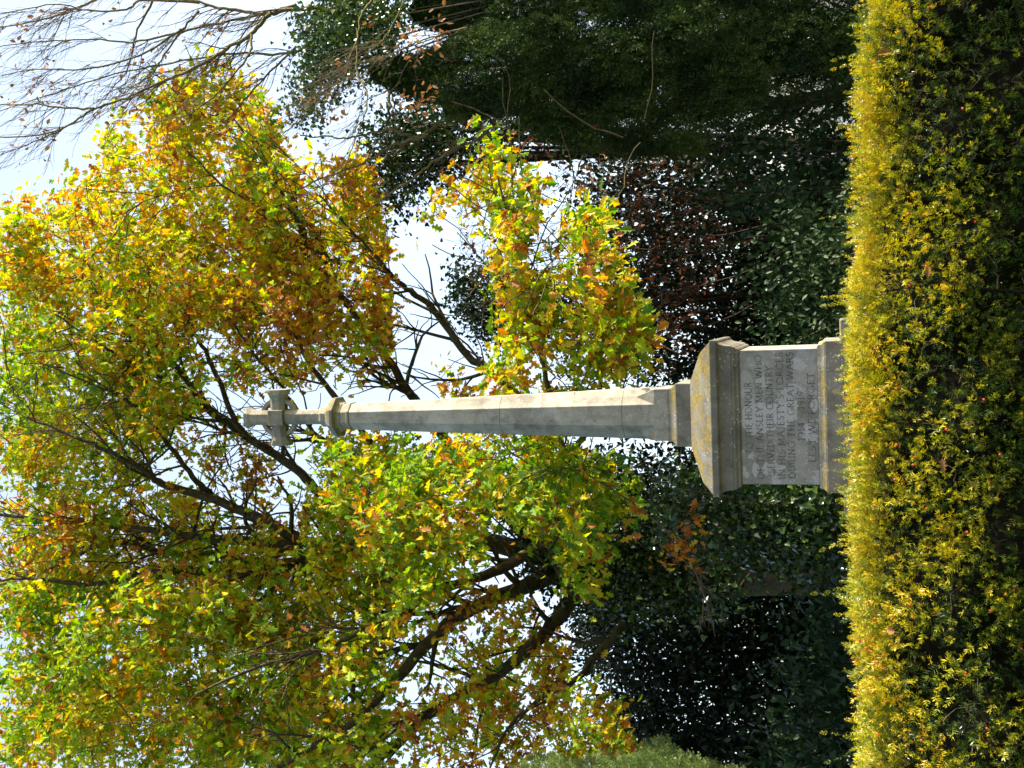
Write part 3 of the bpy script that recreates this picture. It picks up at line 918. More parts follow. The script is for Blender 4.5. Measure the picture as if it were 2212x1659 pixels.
def build_bare_tree():
    base = P(1850, -330, 12.6); base[2] = 0
    root = thing("bare_tree", "nearly leafless mossy tree whose long thin branches reach over the upper right sky", "tree", tuple(base))
    a = P(1300, -250, 12.6); b = P(900, -90, 12.6); c = P(775, -10, 12.6); d = P(700, -30, 12.6); e = P(480, -90, 12.6)
    tr = spline([base, a, b, c], 8)
    trunk = (tr, np.linspace(0.30, 0.13, len(tr)))
    tr2 = spline([b, d, e, P(250, -120, 12.6)], 8)
    tubes("trunk", [trunk, (tr2, np.linspace(0.16, 0.05, len(tr2)))], M_MOSSBARK, root, 12)
    spec = [
        ([(775, -10), (742, 16), (664, 18), (578, 27), (508, 23), (430, 5), (300, -30)], 12.6, 12.0, 10, 4),
        ([(600, 24), (578, 35), (543, 74), (488, 105), (430, 141), (371, 168), (312, 195), (254, 219), (203, 234), (156, 266), (98, 289), (0, 297), (-60, 300)], 12.3, 11.4, 7.5, 2.2),
        ([(203, 234), (130, 232), (78, 226), (0, 226), (-50, 222)], 11.6, 11.3, 4, 1.8),
        ([(156, 266), (110, 290), (60, 312), (0, 335)], 11.6, 11.4, 3, 1.5),
        ([(730, 20), (690, 60), (664, 98), (605, 117), (488, 117), (350, 140), (250, 160), (120, 200), (0, 240)], 12.6, 11.8, 6, 1.8),
        ([(640, 10), (566, 31), (430, 60), (300, 90), (200, 85), (80, 90), (0, 100)], 12.5, 12.0, 5.5, 1.8),
        ([(543, 74), (539, 117), (504, 160), (460, 210), (400, 250), (330, 260)], 12.1, 11.5, 4.5, 1.5),
        ([(430, 5), (312, 0), (273, 20), (203, 23), (120, 10), (0, 30)], 12.2, 11.8, 5, 2),
        ([(430, 24), (383, 78), (344, 137), (320, 176), (290, 230)], 12.2, 12.4, 4, 1.5),
        ([(330, 0), (293, 78), (273, 156), (240, 190)], 12.2, 12.5, 4, 1.5),
        ([(480, -40), (300, -40), (160, 20), (60, 50), (-40, 60)], 12.6, 12.0, 6, 2),
        ([(400, 60), (300, 120), (180, 150), (80, 150), (-30, 170)], 12.1, 11.5, 4, 1.5),
        ([(810, -10), (780, 34), (771, 87), (753, 128), (744, 169), (712, 189)], 11.4, 11.0, 4.5, 1.5),
        ([(771, 60), (773, 157), (791, 194), (794, 219), (785, 257), (755, 332), (740, 380)], 11.6, 11.2, 4, 1.5),
        ([(880, -10), (840, 70), (800, 110), (760, 140), (712, 165)], 11.0, 10.7, 3, 1.2),
        ([(1010, 60), (950, 75), (900, 92), (860, 110), (830, 125), (780, 140)], 10.9, 10.7, 3.5, 1.3),
        ([(700, 120), (690, 200), (660, 250), (610, 290)], 12.3, 12.6, 5, 2),
        ([(640, 100), (560, 180), (500, 250), (440, 300)], 12.3, 12.2, 4, 1.5),
    ]
    lines, tw = [], []
    for pts, Y0, Y1, r0, r1 in spec:
        ln = limb_line(pts, Y0, Y1, r0 * .7, r1 * .55, 6, 0.008)
        lines.append(ln)
        tubes("limb", [ln], M_MOSSBARK, root, 7)
        up = np.array([-0.45, -0.1, 0.75])
        length = np.linalg.norm(ln[0][-1] - ln[0][0])
        sprout(ln[0], ln[1], int(6 + length * 3.2), 0.8, up, 0.34, 1, tw, 0.42)
    tubes("twigs", tw, M_TWIG, root, 4)
    # a few curled brown leaves hanging on
    t = tips(tw, 0.10)
    pos, ax, nr, sz, ti = leaves_round(t, 2.2, 0.05, 0.075, tint_c=np.full(len(t), .5), tint_s=.25, droop=0.7)
    more = []
    for cx, cy, Y, k in ((905, 85, 10.7, 40), (870, 95, 10.7, 25), (930, 75, 10.8, 25), (905, 215, 11.2, 40), (890, 225, 11.2, 30), (780, 50, 11.0, 14), (730, 265, 11.5, 18)):
        c = P(cx, cy, Y)[None] + RNG.normal(0, 0.08, (5, 3))
        more.append(leaves_round(c, k / 7, 0.07, 0.075, tint_c=np.full(5, .35), tint_s=.25, droop=0.6))
    pos, ax, nr, sz, ti = cat([(pos, ax, nr, sz, ti)] + more)
    cloud("dry_leaves", pos, ax, nr, sz, *T_BEECH, ti, M_BROWN, root)
    return root


build_bare_tree()


def build_side_tree():
    base = P(1850, 120, 13.4); base[2] = 0
    root = thing("young_tree", "slim mossy branched tree rising from behind the tall dark yew at right", "tree", tuple(base))
    top = P(1120, 215, 13.2)
    tr = spline([base, P(1500, 150, 13.4), P(1300, 170, 13.3), top], 8)
    tubes("trunk", [(tr, np.linspace(0.16, 0.075, len(tr)))], M_OAKBARK, root, 10)
    spec = [
        ([(1120, 215), (1022, 248), (985, 264), (944, 271), (917, 292), (853, 312), (821, 335), (776, 358), (739, 369), (640, 410)], 13.2, 12.2, 7, 2.5),
        ([(917, 292), (896, 296), (864, 287), (830, 282), (776, 294), (725, 296), (648, 292)], 12.8, 12.8, 5, 2),
        ([(1150, 210), (1080, 246), (1035, 301), (990, 317), (944, 346), (900, 378), (830, 430), (760, 480)], 13.2, 12.2, 7, 2.5),
        ([(1000, 130), (900, 160), (850, 190), (842, 200), (844, 235), (835, 270)], 13.4, 13.0, 6, 4),
        ([(1200, 260), (1150, 285), (1120, 330), (1060, 380)], 13.0, 12.0, 4, 1.5),
    ]
    tw = []
    for pts, Y0, Y1, r0, r1 in spec:
        ln = limb_line(pts, Y0, Y1, r0 * .75, r1 * .7, 6, 0.015)
        tubes("limb", [ln], M_MOSSBARK, root, 8)
        sprout(ln[0], ln[1], 4, 0.7, np.array([-0.5, 0.0, 0.5]), 0.5, 1, tw, 0.45)
    tubes("twigs", tw, M_TWIG, root, 4)
    t = tips(tw, 0.25)
    pos, ax, nr, sz, ti = leaves_round(t, 2.0, 0.06, 0.085, tint_c=np.full(len(t), .5), tint_s=.25, droop=0.6)
    cloud("dry_leaves", pos, ax, nr, sz, *T_BEECH, ti, M_BROWN, root)


build_side_tree()


def lump(x, y, z, s=1.0):
    return (np.sin(x * 2.3 * s + 1.0) * np.cos(z * 3.1 * s + .5) + np.sin(x * 5.9 * s + y * 4.0 * s) * np.sin(z * 6.3 * s + 2) * 0.5 + np.sin((x + z) * 11.0 * s) * np.cos((y - z) * 9.0 * s) * 0.3)


# ---- leafy masses: ivy, holly, laurel ------------------------------------------------------------------------
def leaf_mass(root, name, polys, size, tmpl, mat, tint=0.45, tint_s=0.2, gaps=True, face=0.35, per=14):
    """polys: (polygon, coverage, (Y0, Y1)); leaves gathered in clumps"""
    parts = []; cs = []
    for poly, cov, (ya, yb) in polys:
        mean = P(*np.mean(np.asarray(poly, float), 0), 0.5 * (ya + yb))
        ppm = F / ((mean - CAM) @ FWD)
        apx = 0.28 * (size * ppm) ** 2
        nl = poly_area(poly) * cov * 2.6 / apx
        nc = max(3, int(nl / per))
        xy = sample_poly(poly, nc)
        c = PV(xy, RNG.uniform(ya, yb, nc))
        if gaps:
            gl = lump(c[:, 0] * 1.3 + 2, c[:, 1] * 0.2, c[:, 2] * 1.2) + 0.5 * lump(c[:, 0] * 3.1, c[:, 1] * 0.2 + 4, c[:, 2] * 2.9)
            c = c[RNG.random(nc) < np.clip(0.88 + 0.70 * gl, 0.12, 1)]
            nc = len(c)
        cs.append(c)
        k = RNG.poisson(per, nc)
        idx = np.repeat(np.arange(nc), k); M = len(idx)
        off = RNG.normal(0, 1, (M, 3)) * np.array([1, 1, 0.8]) * (size * 2.4)
        pos = c[idx] + off
        ax_ = RNG.normal(0, 0.7, (M, 3)); ax_[:, 2] -= 0.6
        nr = RNG.normal(0, 0.55, (M, 3)); nr[:, 1] -= face; nr[:, 2] += 0.45
        tc = tint + RNG.normal(0, 0.12, nc)
        parts.append((pos, ax_, nr, size * RNG.uniform(0.6, 1.25, M), np.clip(tc[idx] + RNG.normal(0, tint_s, M), 0, 1)))
    pos, ax_, nr, sz, ti = cat(parts)
    ok = pos[:, 2] > 0.02
    cloud(name, pos[ok], ax_[ok], nr[ok], sz[ok], *tmpl, ti[ok], mat, root)
    print(name, len(pos))
    return np.concatenate(cs)


def stems(root, name, base, centres, nmain, r0, mat, frac=0.25):
    """trunk with a few limbs rising through the clumps + twigs"""
    cs = centres[RNG.permutation(len(centres))]
    L = []
    top = cs.mean(0)
    hi = cs[np.argsort(cs[:, 2])[-max(3, len(cs) // 12):]].mean(0)
    tr = spline([base, base * 0.55 + top * 0.45 + RNG.normal(0, .1, 3), hi], 8)
    L.append((tr, np.linspace(r0, r0 * 0.25, len(tr))))
    for k in range(nmain):
        t = cs[k]
        i = int(len(tr) * RNG.uniform(0.15, 0.8))
        ln = spline([tr[i], tr[i] * 0.5 + t * 0.5 + np.array([0, 0, 0.15]), t], 6)
        L.append((ln, np.linspace(r0 * 0.4, 0.01, len(ln))))
    tubes(name, L, mat, root, 8)
    nodes = np.concatenate([l[0] for l in L]); nr = np.concatenate([l[1] for l in L])
    n = int(len(cs) * frac)
    if n > 3:
        tubes("twigs", grow(nodes, nr, list(cs[nmain:nmain + n]), 0.004), M_TWIG, root, 4)


def evergreen(name, label, cat_, basexy, Y, polys, size, tmpl, mat, tint=0.4, r0=0.14, nmain=8, group=None, per=14, frac=0.2):
    b = P(basexy[0], basexy[1], Y); b[2] = 0
    root = thing(name, label, cat_, tuple(b), group)
    cs = leaf_mass(root, "leaves", polys, size, tmpl, mat, tint, per=per)
    stems(root, "trunk", b, cs, nmain, r0, M_DARKBARK, frac)
    return root


GB = "dark evergreen trees behind the memorial"
# left of the memorial (lower half of the photograph)
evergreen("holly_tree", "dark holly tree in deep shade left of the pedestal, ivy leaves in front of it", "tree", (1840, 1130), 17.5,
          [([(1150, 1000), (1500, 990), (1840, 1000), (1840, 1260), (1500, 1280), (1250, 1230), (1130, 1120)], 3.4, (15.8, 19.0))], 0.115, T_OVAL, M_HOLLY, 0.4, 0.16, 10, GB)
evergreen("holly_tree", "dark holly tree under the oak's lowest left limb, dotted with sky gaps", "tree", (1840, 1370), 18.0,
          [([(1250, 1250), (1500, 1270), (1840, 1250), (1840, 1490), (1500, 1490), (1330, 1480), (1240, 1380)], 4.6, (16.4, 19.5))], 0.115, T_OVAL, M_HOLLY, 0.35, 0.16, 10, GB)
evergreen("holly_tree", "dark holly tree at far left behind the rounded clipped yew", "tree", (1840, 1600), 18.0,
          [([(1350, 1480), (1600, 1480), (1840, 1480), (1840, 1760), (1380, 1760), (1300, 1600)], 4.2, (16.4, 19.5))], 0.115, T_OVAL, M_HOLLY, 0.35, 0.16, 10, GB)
# right of the memorial
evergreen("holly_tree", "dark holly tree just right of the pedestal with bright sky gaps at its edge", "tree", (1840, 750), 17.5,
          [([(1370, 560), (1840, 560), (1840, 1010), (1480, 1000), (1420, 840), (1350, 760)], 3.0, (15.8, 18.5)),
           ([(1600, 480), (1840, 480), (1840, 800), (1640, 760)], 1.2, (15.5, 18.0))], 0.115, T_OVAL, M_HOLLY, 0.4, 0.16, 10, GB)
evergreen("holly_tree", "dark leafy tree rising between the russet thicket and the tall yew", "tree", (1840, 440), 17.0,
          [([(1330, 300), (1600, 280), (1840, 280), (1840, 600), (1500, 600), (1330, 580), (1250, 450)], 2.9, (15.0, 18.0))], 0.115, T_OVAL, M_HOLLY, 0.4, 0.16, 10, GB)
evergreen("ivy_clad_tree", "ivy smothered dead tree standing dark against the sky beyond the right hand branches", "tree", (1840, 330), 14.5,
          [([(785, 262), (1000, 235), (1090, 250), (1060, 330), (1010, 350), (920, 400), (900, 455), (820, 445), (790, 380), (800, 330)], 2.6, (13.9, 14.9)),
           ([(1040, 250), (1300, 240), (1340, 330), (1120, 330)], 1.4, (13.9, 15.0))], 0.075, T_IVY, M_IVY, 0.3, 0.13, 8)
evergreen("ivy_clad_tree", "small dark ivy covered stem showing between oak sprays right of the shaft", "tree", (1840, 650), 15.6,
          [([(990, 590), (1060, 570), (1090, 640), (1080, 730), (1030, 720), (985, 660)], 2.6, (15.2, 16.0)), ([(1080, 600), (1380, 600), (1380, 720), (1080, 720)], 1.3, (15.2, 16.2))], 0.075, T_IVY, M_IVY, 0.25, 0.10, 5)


def build_ivy(label, polys, size, tint, base, Y, face=0.5):
    b = P(base[0], base[1], Y); b[2] = 0 
    root = thing("ivy_plant", label, "ivy", tuple(b))
    cs = leaf_mass(root, "leaves", polys, size, T_IVY, M_IVY, tint, gaps=False, face=face)
    tubes("stems", [(spline([b, b * .5 + cs.mean(0) * .5, t], 6), np.linspace(.03, .006, 13)) for t in cs[:10]], M_TWIG, root, 5)


build_ivy("glossy ivy climbing the shaded oak trunk, behind hanging oak leaves", [([(1100, 1060), (1250, 1120), (1420, 1100), (1500, 1180), (1600, 1290), (1400, 1330), (1250, 1290), (1130, 1230)], 1.7, (14.0, 14.6))], 0.085, 0.5, (1800, 1200), 14.4)
build_ivy("dense ivy thicket with shiny leaves against the left side of the pedestal", [([(1420, 1050), (1560, 1045), (1830, 1040), (1830, 1230), (1650, 1200), (1480, 1180)], 2.8, (11.0, 12.2))], 0.075, 0.40, (1830, 1120), 11.6)
build_ivy("sunlit ivy wrapped round the leaning bare limb at the top right", [([(650, 40), (760, -20), (870, -20), (860, 100), (800, 150), (745, 165), (700, 225), (650, 270), (630, 225), (660, 130)], 2.2, (12.0, 12.9))], 0.062, 0.72, (1840, -200), 12.7)

# laurels and low shrubs behind the hedge
def shrub(name, label, base, Y, polys, size, tmpl, mat, tint=0.5):
    b = P(base[0], base[1], Y); b[2] = 0
    root = thing(name, label, "shrub", tuple(b))
    cs = leaf_mass(root, "leaves", polys, size, tmpl, mat, tint, face=0.6)
    tubes("stems", [(spline([b + RNG.normal(0, .1, 3) * np.array([1, 1, 0]), b * .5 + t * .5 + RNG.normal(0, .08, 3), t], 6), np.linspace(.02, .005, 13)) for t in cs[:14]], M_TWIG, root, 5)


shrub("laurel_shrub", "dark laurel shrub filling the shade at the far lower left behind the hedge", (1830, 1450), 12.5,
      [([(1720, 1220), (1760, 1300), (1730, 1420), (1690, 1520), (1660, 1690), (1850, 1690), (1850, 1200)], 2.6, (11.6, 13.2))], 0.12, T_OVAL, M_LAUREL, 0.35)
shrub("laurel_shrub", "pale leaved laurel shrub between the hedge and the tall dark yew", (1830, 360), 13.2,
      [([(1520, 330), (1600, 290), (1840, 270), (1850, 460), (1700, 480), (1560, 470)], 1.8, (12.6, 14.0))], 0.11, T_OVAL, M_LAUREL, 0.4)


# ---- russet thicket ------------------------------------------------------------------------------------------
def build_thicket():
    b = P(1840, 500, 14.2); b[2] = 0
    root = thing("beech_thicket", "twiggy thicket with a few russet leaves between yew and pedestal", "shrub", tuple(b))
    poly = [(1010, 300), (1100, 280), (1250, 300), (1500, 300), (1600, 420), (1560, 600), (1480, 800), (1400, 840), (1250, 820), (1000, 560), (960, 400)]
    xy = sample_poly(poly, 420)
    T = PV(xy, RNG.uniform(13.2, 15.2, 420))
    L = []
    for k in range(9):
        t = P(RNG.uniform(1080, 1350), 290 + k * 62, RNG.uniform(13.4, 15))
        s = b + np.array([RNG.normal(0, .5), RNG.normal(0, .3), 0])
        s[2] = 0
        ln = spline([s, s * .6 + t * .4 + RNG.normal(0, .15, 3), t], 8)
        ln[1:-1] += RNG.normal(0, .03, ln[1:-1].shape)
        L.append((ln, np.linspace(.018, .006, len(ln))))
    tubes("stems", L, M_REDTWIG, root, 6)
    nodes = np.concatenate([l[0] for l in L]); nr = np.concatenate([l[1] for l in L])
    tw = grow(nodes, nr, list(T), 0.004, 0.35)
    ex = []
    for l in tw[::1]:
        sprout(l[0], l[1], 3, 0.45, np.array([0, 0, 0.3]), 0.7, 0, ex, 0.6)
    tubes("twigs", tw + ex, M_REDTWIG, root, 4)
    sel = T[RNG.random(len(T)) < 0.75]
    pos, ax_, nr_, sz, ti = leaves_round(sel, 4.2, 0.13, 0.085, tint_c=np.full(len(sel), .35), tint_s=.25, droop=0.6)
    cloud("russet_leaves", pos, ax_, nr_, sz, *T_BEECH, ti, M_RUSSET, root)


build_thicket()


def build_spray():
    """brown oak spray and bare twig hanging left of the pedestal"""
    b = P(1240, 1010, 11.2)
    root = thing("oak_bough", "thin low oak bough with brown leaves and a bare twig hanging by dark ivy", "branch", tuple(b))
    a = limb_line([(1240, 1010), (1330, 1060), (1420, 1130), (1470, 1180), (1510, 1240), (1520, 1300), (1510, 1370)], 11.2, 10.6, 2.6, 1.0, 6, 0.01)
    bl = limb_line([(1500, 1230), (1530, 1310), (1545, 1375)], 10.7, 10.6, 1.6, 0.8, 6, 0.008)
    tw = []
    sprout(a[0], a[1], 14, 0.22, np.array([-0.3, 0, -0.3]), 0.6, 1, tw, 0.6, 0.3)
    tubes("twigs", [a, bl] + tw, M_TWIG, root, 5)
    c = PV([(1440, 1190), (1470, 1150), (1490, 1110), (1500, 1140), (1480, 1200), (1450, 1220), (1500, 1230), (1465, 1180), (1430, 1210), (1370, 1100), (1360, 1150)], np.full(11, 10.8))
    pos, ax_, nr_, sz, ti = leaves_round(c, 8, 0.05, 0.10, tint_c=np.full(11, .80), tint_s=.15, droop=0.8)
    cloud("leaves", pos, ax_, nr_, sz, *T_OAK, ti, M_OAKLEAF, root)


build_spray()


# ---- yews ----------------------------------------------------------------------------------------------------
BERRY = None


def berries(root, pts, r=0.006):
    global BERRY
    if BERRY is None:
        bm = bmesh.new()
        bmesh.ops.create_icosphere(bm, subdivisions=2, radius=1.0)
        for v in bm.verts:
            if v.co.z < -0.75: v.co.z = -0.55          # the open end of the aril
        BERRY = bpy.data.meshes.new("berry"); bm.to_mesh(BERRY); bm.free()
        BERRY.materials.append(M_BERRY)
        for p in BERRY.polygons: p.use_smooth = True
    o0 = np.array(root.location)
    for p in pts:
        o = bpy.data.objects.new("berry", BERRY)
        COL.objects.link(o)
        o.parent = root
        o.location = tuple(np.asarray(p) - o0)
        s = r * random.uniform(.85, 1.2)
        o.scale = (s, s, s)


def spray_cloud(root, name, pos, axis, nrm, size, tint, mat, far=False):
    T = T_SPRAY_FAR if far else T_SPRAY
    n = len(T)
    w = RNG.integers(0, n, len(pos))
    # one mesh per part: join the template variants
    Vs, Ls, Ss, Ts, tt = [], [], [], [], []
    v0 = l0 = 0
    o0 = np.array(root.location)
    for k in range(n):
        s = w == k
        x = unit(axis[s]); z = nrm[s] - x * np.sum(nrm[s] * x, 1, keepdims=True); z = unit(z); y = np.cross(z, x)
        tv = np.asarray(T[k][0], float); M = len(tv); tf = T[k][1]; N = int(s.sum())
        V = (pos[s] - o0)[:, None] + size[s][:, None, None] * (tv[None, :, 0:1] * x[:, None] + tv[None, :, 1:2] * y[:, None] + tv[None, :, 2:3] * z[:, None])
        Vs.append(V.reshape(-1, 3))
        fl = np.concatenate(tf)
        Ls.append((fl[None] + (np.arange(N) * M)[:, None]).ravel() + v0)
        tot = np.tile([len(f) for f in tf], N)
        Ts.append(tot)
        tt.append(np.repeat(tint[s], len(tf)) + RNG.normal(0, 0.07, N * len(tf)))
        v0 += N * M
    tot = np.concatenate(Ts)
    me = mesh_np(name, np.concatenate(Vs), np.concatenate(Ls), np.concatenate([[0], np.cumsum(tot)[:-1]]), tot, np.clip(np.concatenate(tt), 0, 1))
    return link(name, me, mat, root)


def build_tall_yew():
    """upright dark yew of two pointed columns; each column a lumpy spindle covered in sprays"""
    c0 = P(1840, 90, 12.9); c0[2] = 0
    root = thing("tall_yew_tree", "tall dark green columnar yew with red berries filling the right side", "tree", tuple(c0))
    cols = []      # (axis x, axis y, top z, radius)
    t1 = P(800, 158, 12.4); t2 = P(880, 20, 12.6); t3 = P(1000, -120, 12.8); t4 = P(960, 215, 12.7); t5 = P(1130, 262, 12.5)
    for t, r in ((t1, 0.62), (t2, 0.85), (t3, 1.0), (t4, 0.45), (t5, 0.50)):
        cols.append((t[0], t[1] + r * 0.4, t[2], r))
    pos, ax_, nr, sz, ti = [], [], [], [], []
    for (cx, cy, zt, r) in cols:
        area = 2 * math.pi * r * zt * 0.8
        n = int(area * 1500)
        u = RNG.random(n) ** 0.85
        z = zt * (0.03 + 0.97 * u)
        # pointed spindle
        prof = np.clip((1 - (z / zt)) * 3.4, 0, 1) ** 0.62 * (0.72 + 0.28 * np.sin(np.clip(z / zt, 0, 1) * 2.6 + 0.5))
        a = RNG.uniform(0, 2 * math.pi, n)
        front = (np.sin(a) < 0.35) | (RNG.random(n) < 0.35)
        rad = r * prof * (1 + 0.20 * lump(np.cos(a) * 2 + cx, np.sin(a) * 2, z)) - RNG.exponential(0.09, n) + 0.02
        rad = np.maximum(rad, 0.01)
        lean = 0.35 if r < 0.6 else 0.0
        p = np.stack([cx + lean * (1 - z / zt) ** 1.5 + 0.10 * np.sin(z * 1.9 + cx * 3) + rad * np.cos(a), cy + rad * np.sin(a), z], 1)
        d = np.stack([np.cos(a) * 0.8, np.sin(a) * 0.8, np.full(n, 0.75)], 1) + RNG.normal(0, 0.38, (n, 3))
        front &= RNG.random(n) < np.clip(0.78 + 0.5 * lump(p[:, 0] * 1.6, p[:, 1] * .3, p[:, 2] * 1.4) + 0.12 * (p[:, 2] - 2.5), 0.2, 1)
        p, d, z = p[front], d[front], z[front]
        pos.append(p); ax_.append(d); nr.append(RNG.normal(0, 1, p.shape)); sz.append(RNG.uniform(0.07, 0.125, len(p)))
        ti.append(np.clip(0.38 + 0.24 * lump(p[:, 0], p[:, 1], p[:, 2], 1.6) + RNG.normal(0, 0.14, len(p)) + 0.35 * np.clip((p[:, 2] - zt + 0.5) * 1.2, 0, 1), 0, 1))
    pos, ax_, nr, sz, ti = [np.concatenate(q) for q in (pos, ax_, nr, sz, ti)]
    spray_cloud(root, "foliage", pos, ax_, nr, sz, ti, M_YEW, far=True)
    print("tall yew sprays", len(pos))
    L = []
    for (cx, cy, zt, r) in cols:
        L.append((spline([c0 + (np.array([cx, cy, 0]) - c0) * 0.4, np.array([cx, cy, zt * .3]), np.array([cx, cy, zt * .65]), np.array([cx, cy, zt * .95])], 6), np.linspace(0.13, 0.01, 19)))
    tubes("trunk", L, M_OAKBARK, root, 8)
    # inner boughs that close the columns
    B = []
    for (cx, cy, zt, r) in cols:
        for k in range(110):
            z = zt * RNG.uniform(0.03, 0.85); a = RNG.uniform(0, 2 * math.pi)
            q = np.array([cx, cy, z]); e = q + np.array([math.cos(a) * r * .75, math.sin(a) * r * .75, 0.55 * r + .15])
            B.append((spline([q, q * .5 + e * .5 - np.array([0, 0, .06]), e], 3), np.linspace(.025, .006, 7)))
    tubes("boughs", B, M_OAKBARK, root, 5)
    f = pos[(pos[:, 1] < np.median(pos[:, 1])) & (pos[:, 2] > 1.6)]
    berries(root, f[RNG.choice(len(f), 70, replace=False)] + np.array([0, -0.06, 0]), 0.011)


build_tall_yew()


def blob_yew(name, label, cat_, centre, rad, n, size, mat, tint0, nb, base_z=0.0, zmin=0.05, cut=None):
    """rounded yew: sprays over a lumpy ellipsoid that reaches the ground"""
    c = np.asarray(centre, float)
    root = thing(name, label, cat_, (c[0], c[1], 0.0))
    d = rand_dirs(n)
    d = d[(d[:, 1] < 0.55) | (RNG.random(len(d)) < .4)]
    k = 1 + 0.05 * lump(d[:, 0] * 9, d[:, 1] * 9, d[:, 2] * 9) + 0.08 * lump(d[:, 0] * 3, d[:, 1] * 3, d[:, 2] * 3)
    p = c + d * np.asarray(rad) * (k - RNG.exponential(0.03, len(d)))[:, None]
    low = p[:, 2] < c[2] - 0.3 * rad[2]
    p = p[p[:, 2] > zmin]; d = d[-len(p):] if False else (unit((p - c) / np.asarray(rad)))
    axv = d * 0.9 + RNG.normal(0, 0.35, p.shape); axv[:, 2] += 0.5
    ti = np.clip(tint0 + 0.12 * lump(p[:, 0], p[:, 1], p[:, 2], 1.5) + RNG.normal(0, 0.16, len(p)), 0, 1)
    spray_cloud(root, "foliage", p, axv, RNG.normal(0, 1, p.shape), size * RNG.uniform(.75, 1.3, len(p)), ti, mat, far=False)
    L = [(spline([np.array([c[0], c[1], 0.0]), c * np.array([1, 1, .6]), c + np.array([0, 0, rad[2] * .7])], 5), np.linspace(.09, .02, 11))]
    tubes("trunk", L, M_OAKBARK, root, 7)
    B = []
    for _ in range(160):
        e = c + rand_dirs(1)[0] * np.asarray(rad) * 0.82
        if e[2] < 0.1: continue
        q = np.array([c[0], c[1], min(max(e[2] - .4, .1), c[2] + rad[2] * .6)])
        B.append((spline([q, q * .5 + e * .5 - np.array([0, 0, .05]), e], 3), np.linspace(.02, .006, 7)))
    tubes("boughs", B, M_OAKBARK, root, 5)
    if nb:
        f = p[(d[:, 1] < 0.0) & (p[:, 2] > 1.5)]
        if len(f) > nb:
            berries(root, f[RNG.choice(len(f), nb, replace=False)] + np.array([0.02, -0.05, 0.02]), 0.014)
    return root


cc = P(1190, 1735, 9.4)
blob_yew("clipped_yew", "rounded sunlit yew with red berries at the far left edge", "shrub", (cc[0] - 0.62, cc[1], 3.25), (1.06, 1.0, 2.0), 40000, 0.062, M_CLIPYEW, 0.45, 45)
shrub("low_yew_shrub", "low mid green leafy bush in shade right of the pedestal behind the hedge", (1830, 590), 12.2,
      [([(1700, 440), (1680, 560), (1650, 680), (1660, 760), (1850, 780), (1850, 430)], 2.0, (11.5, 12.9)), ([(1600, 560), (1680, 540), (1700, 700), (1620, 700)], 0.9, (11.8, 12.8))], 0.075, T_OVAL, M_LAUREL, 0.55)


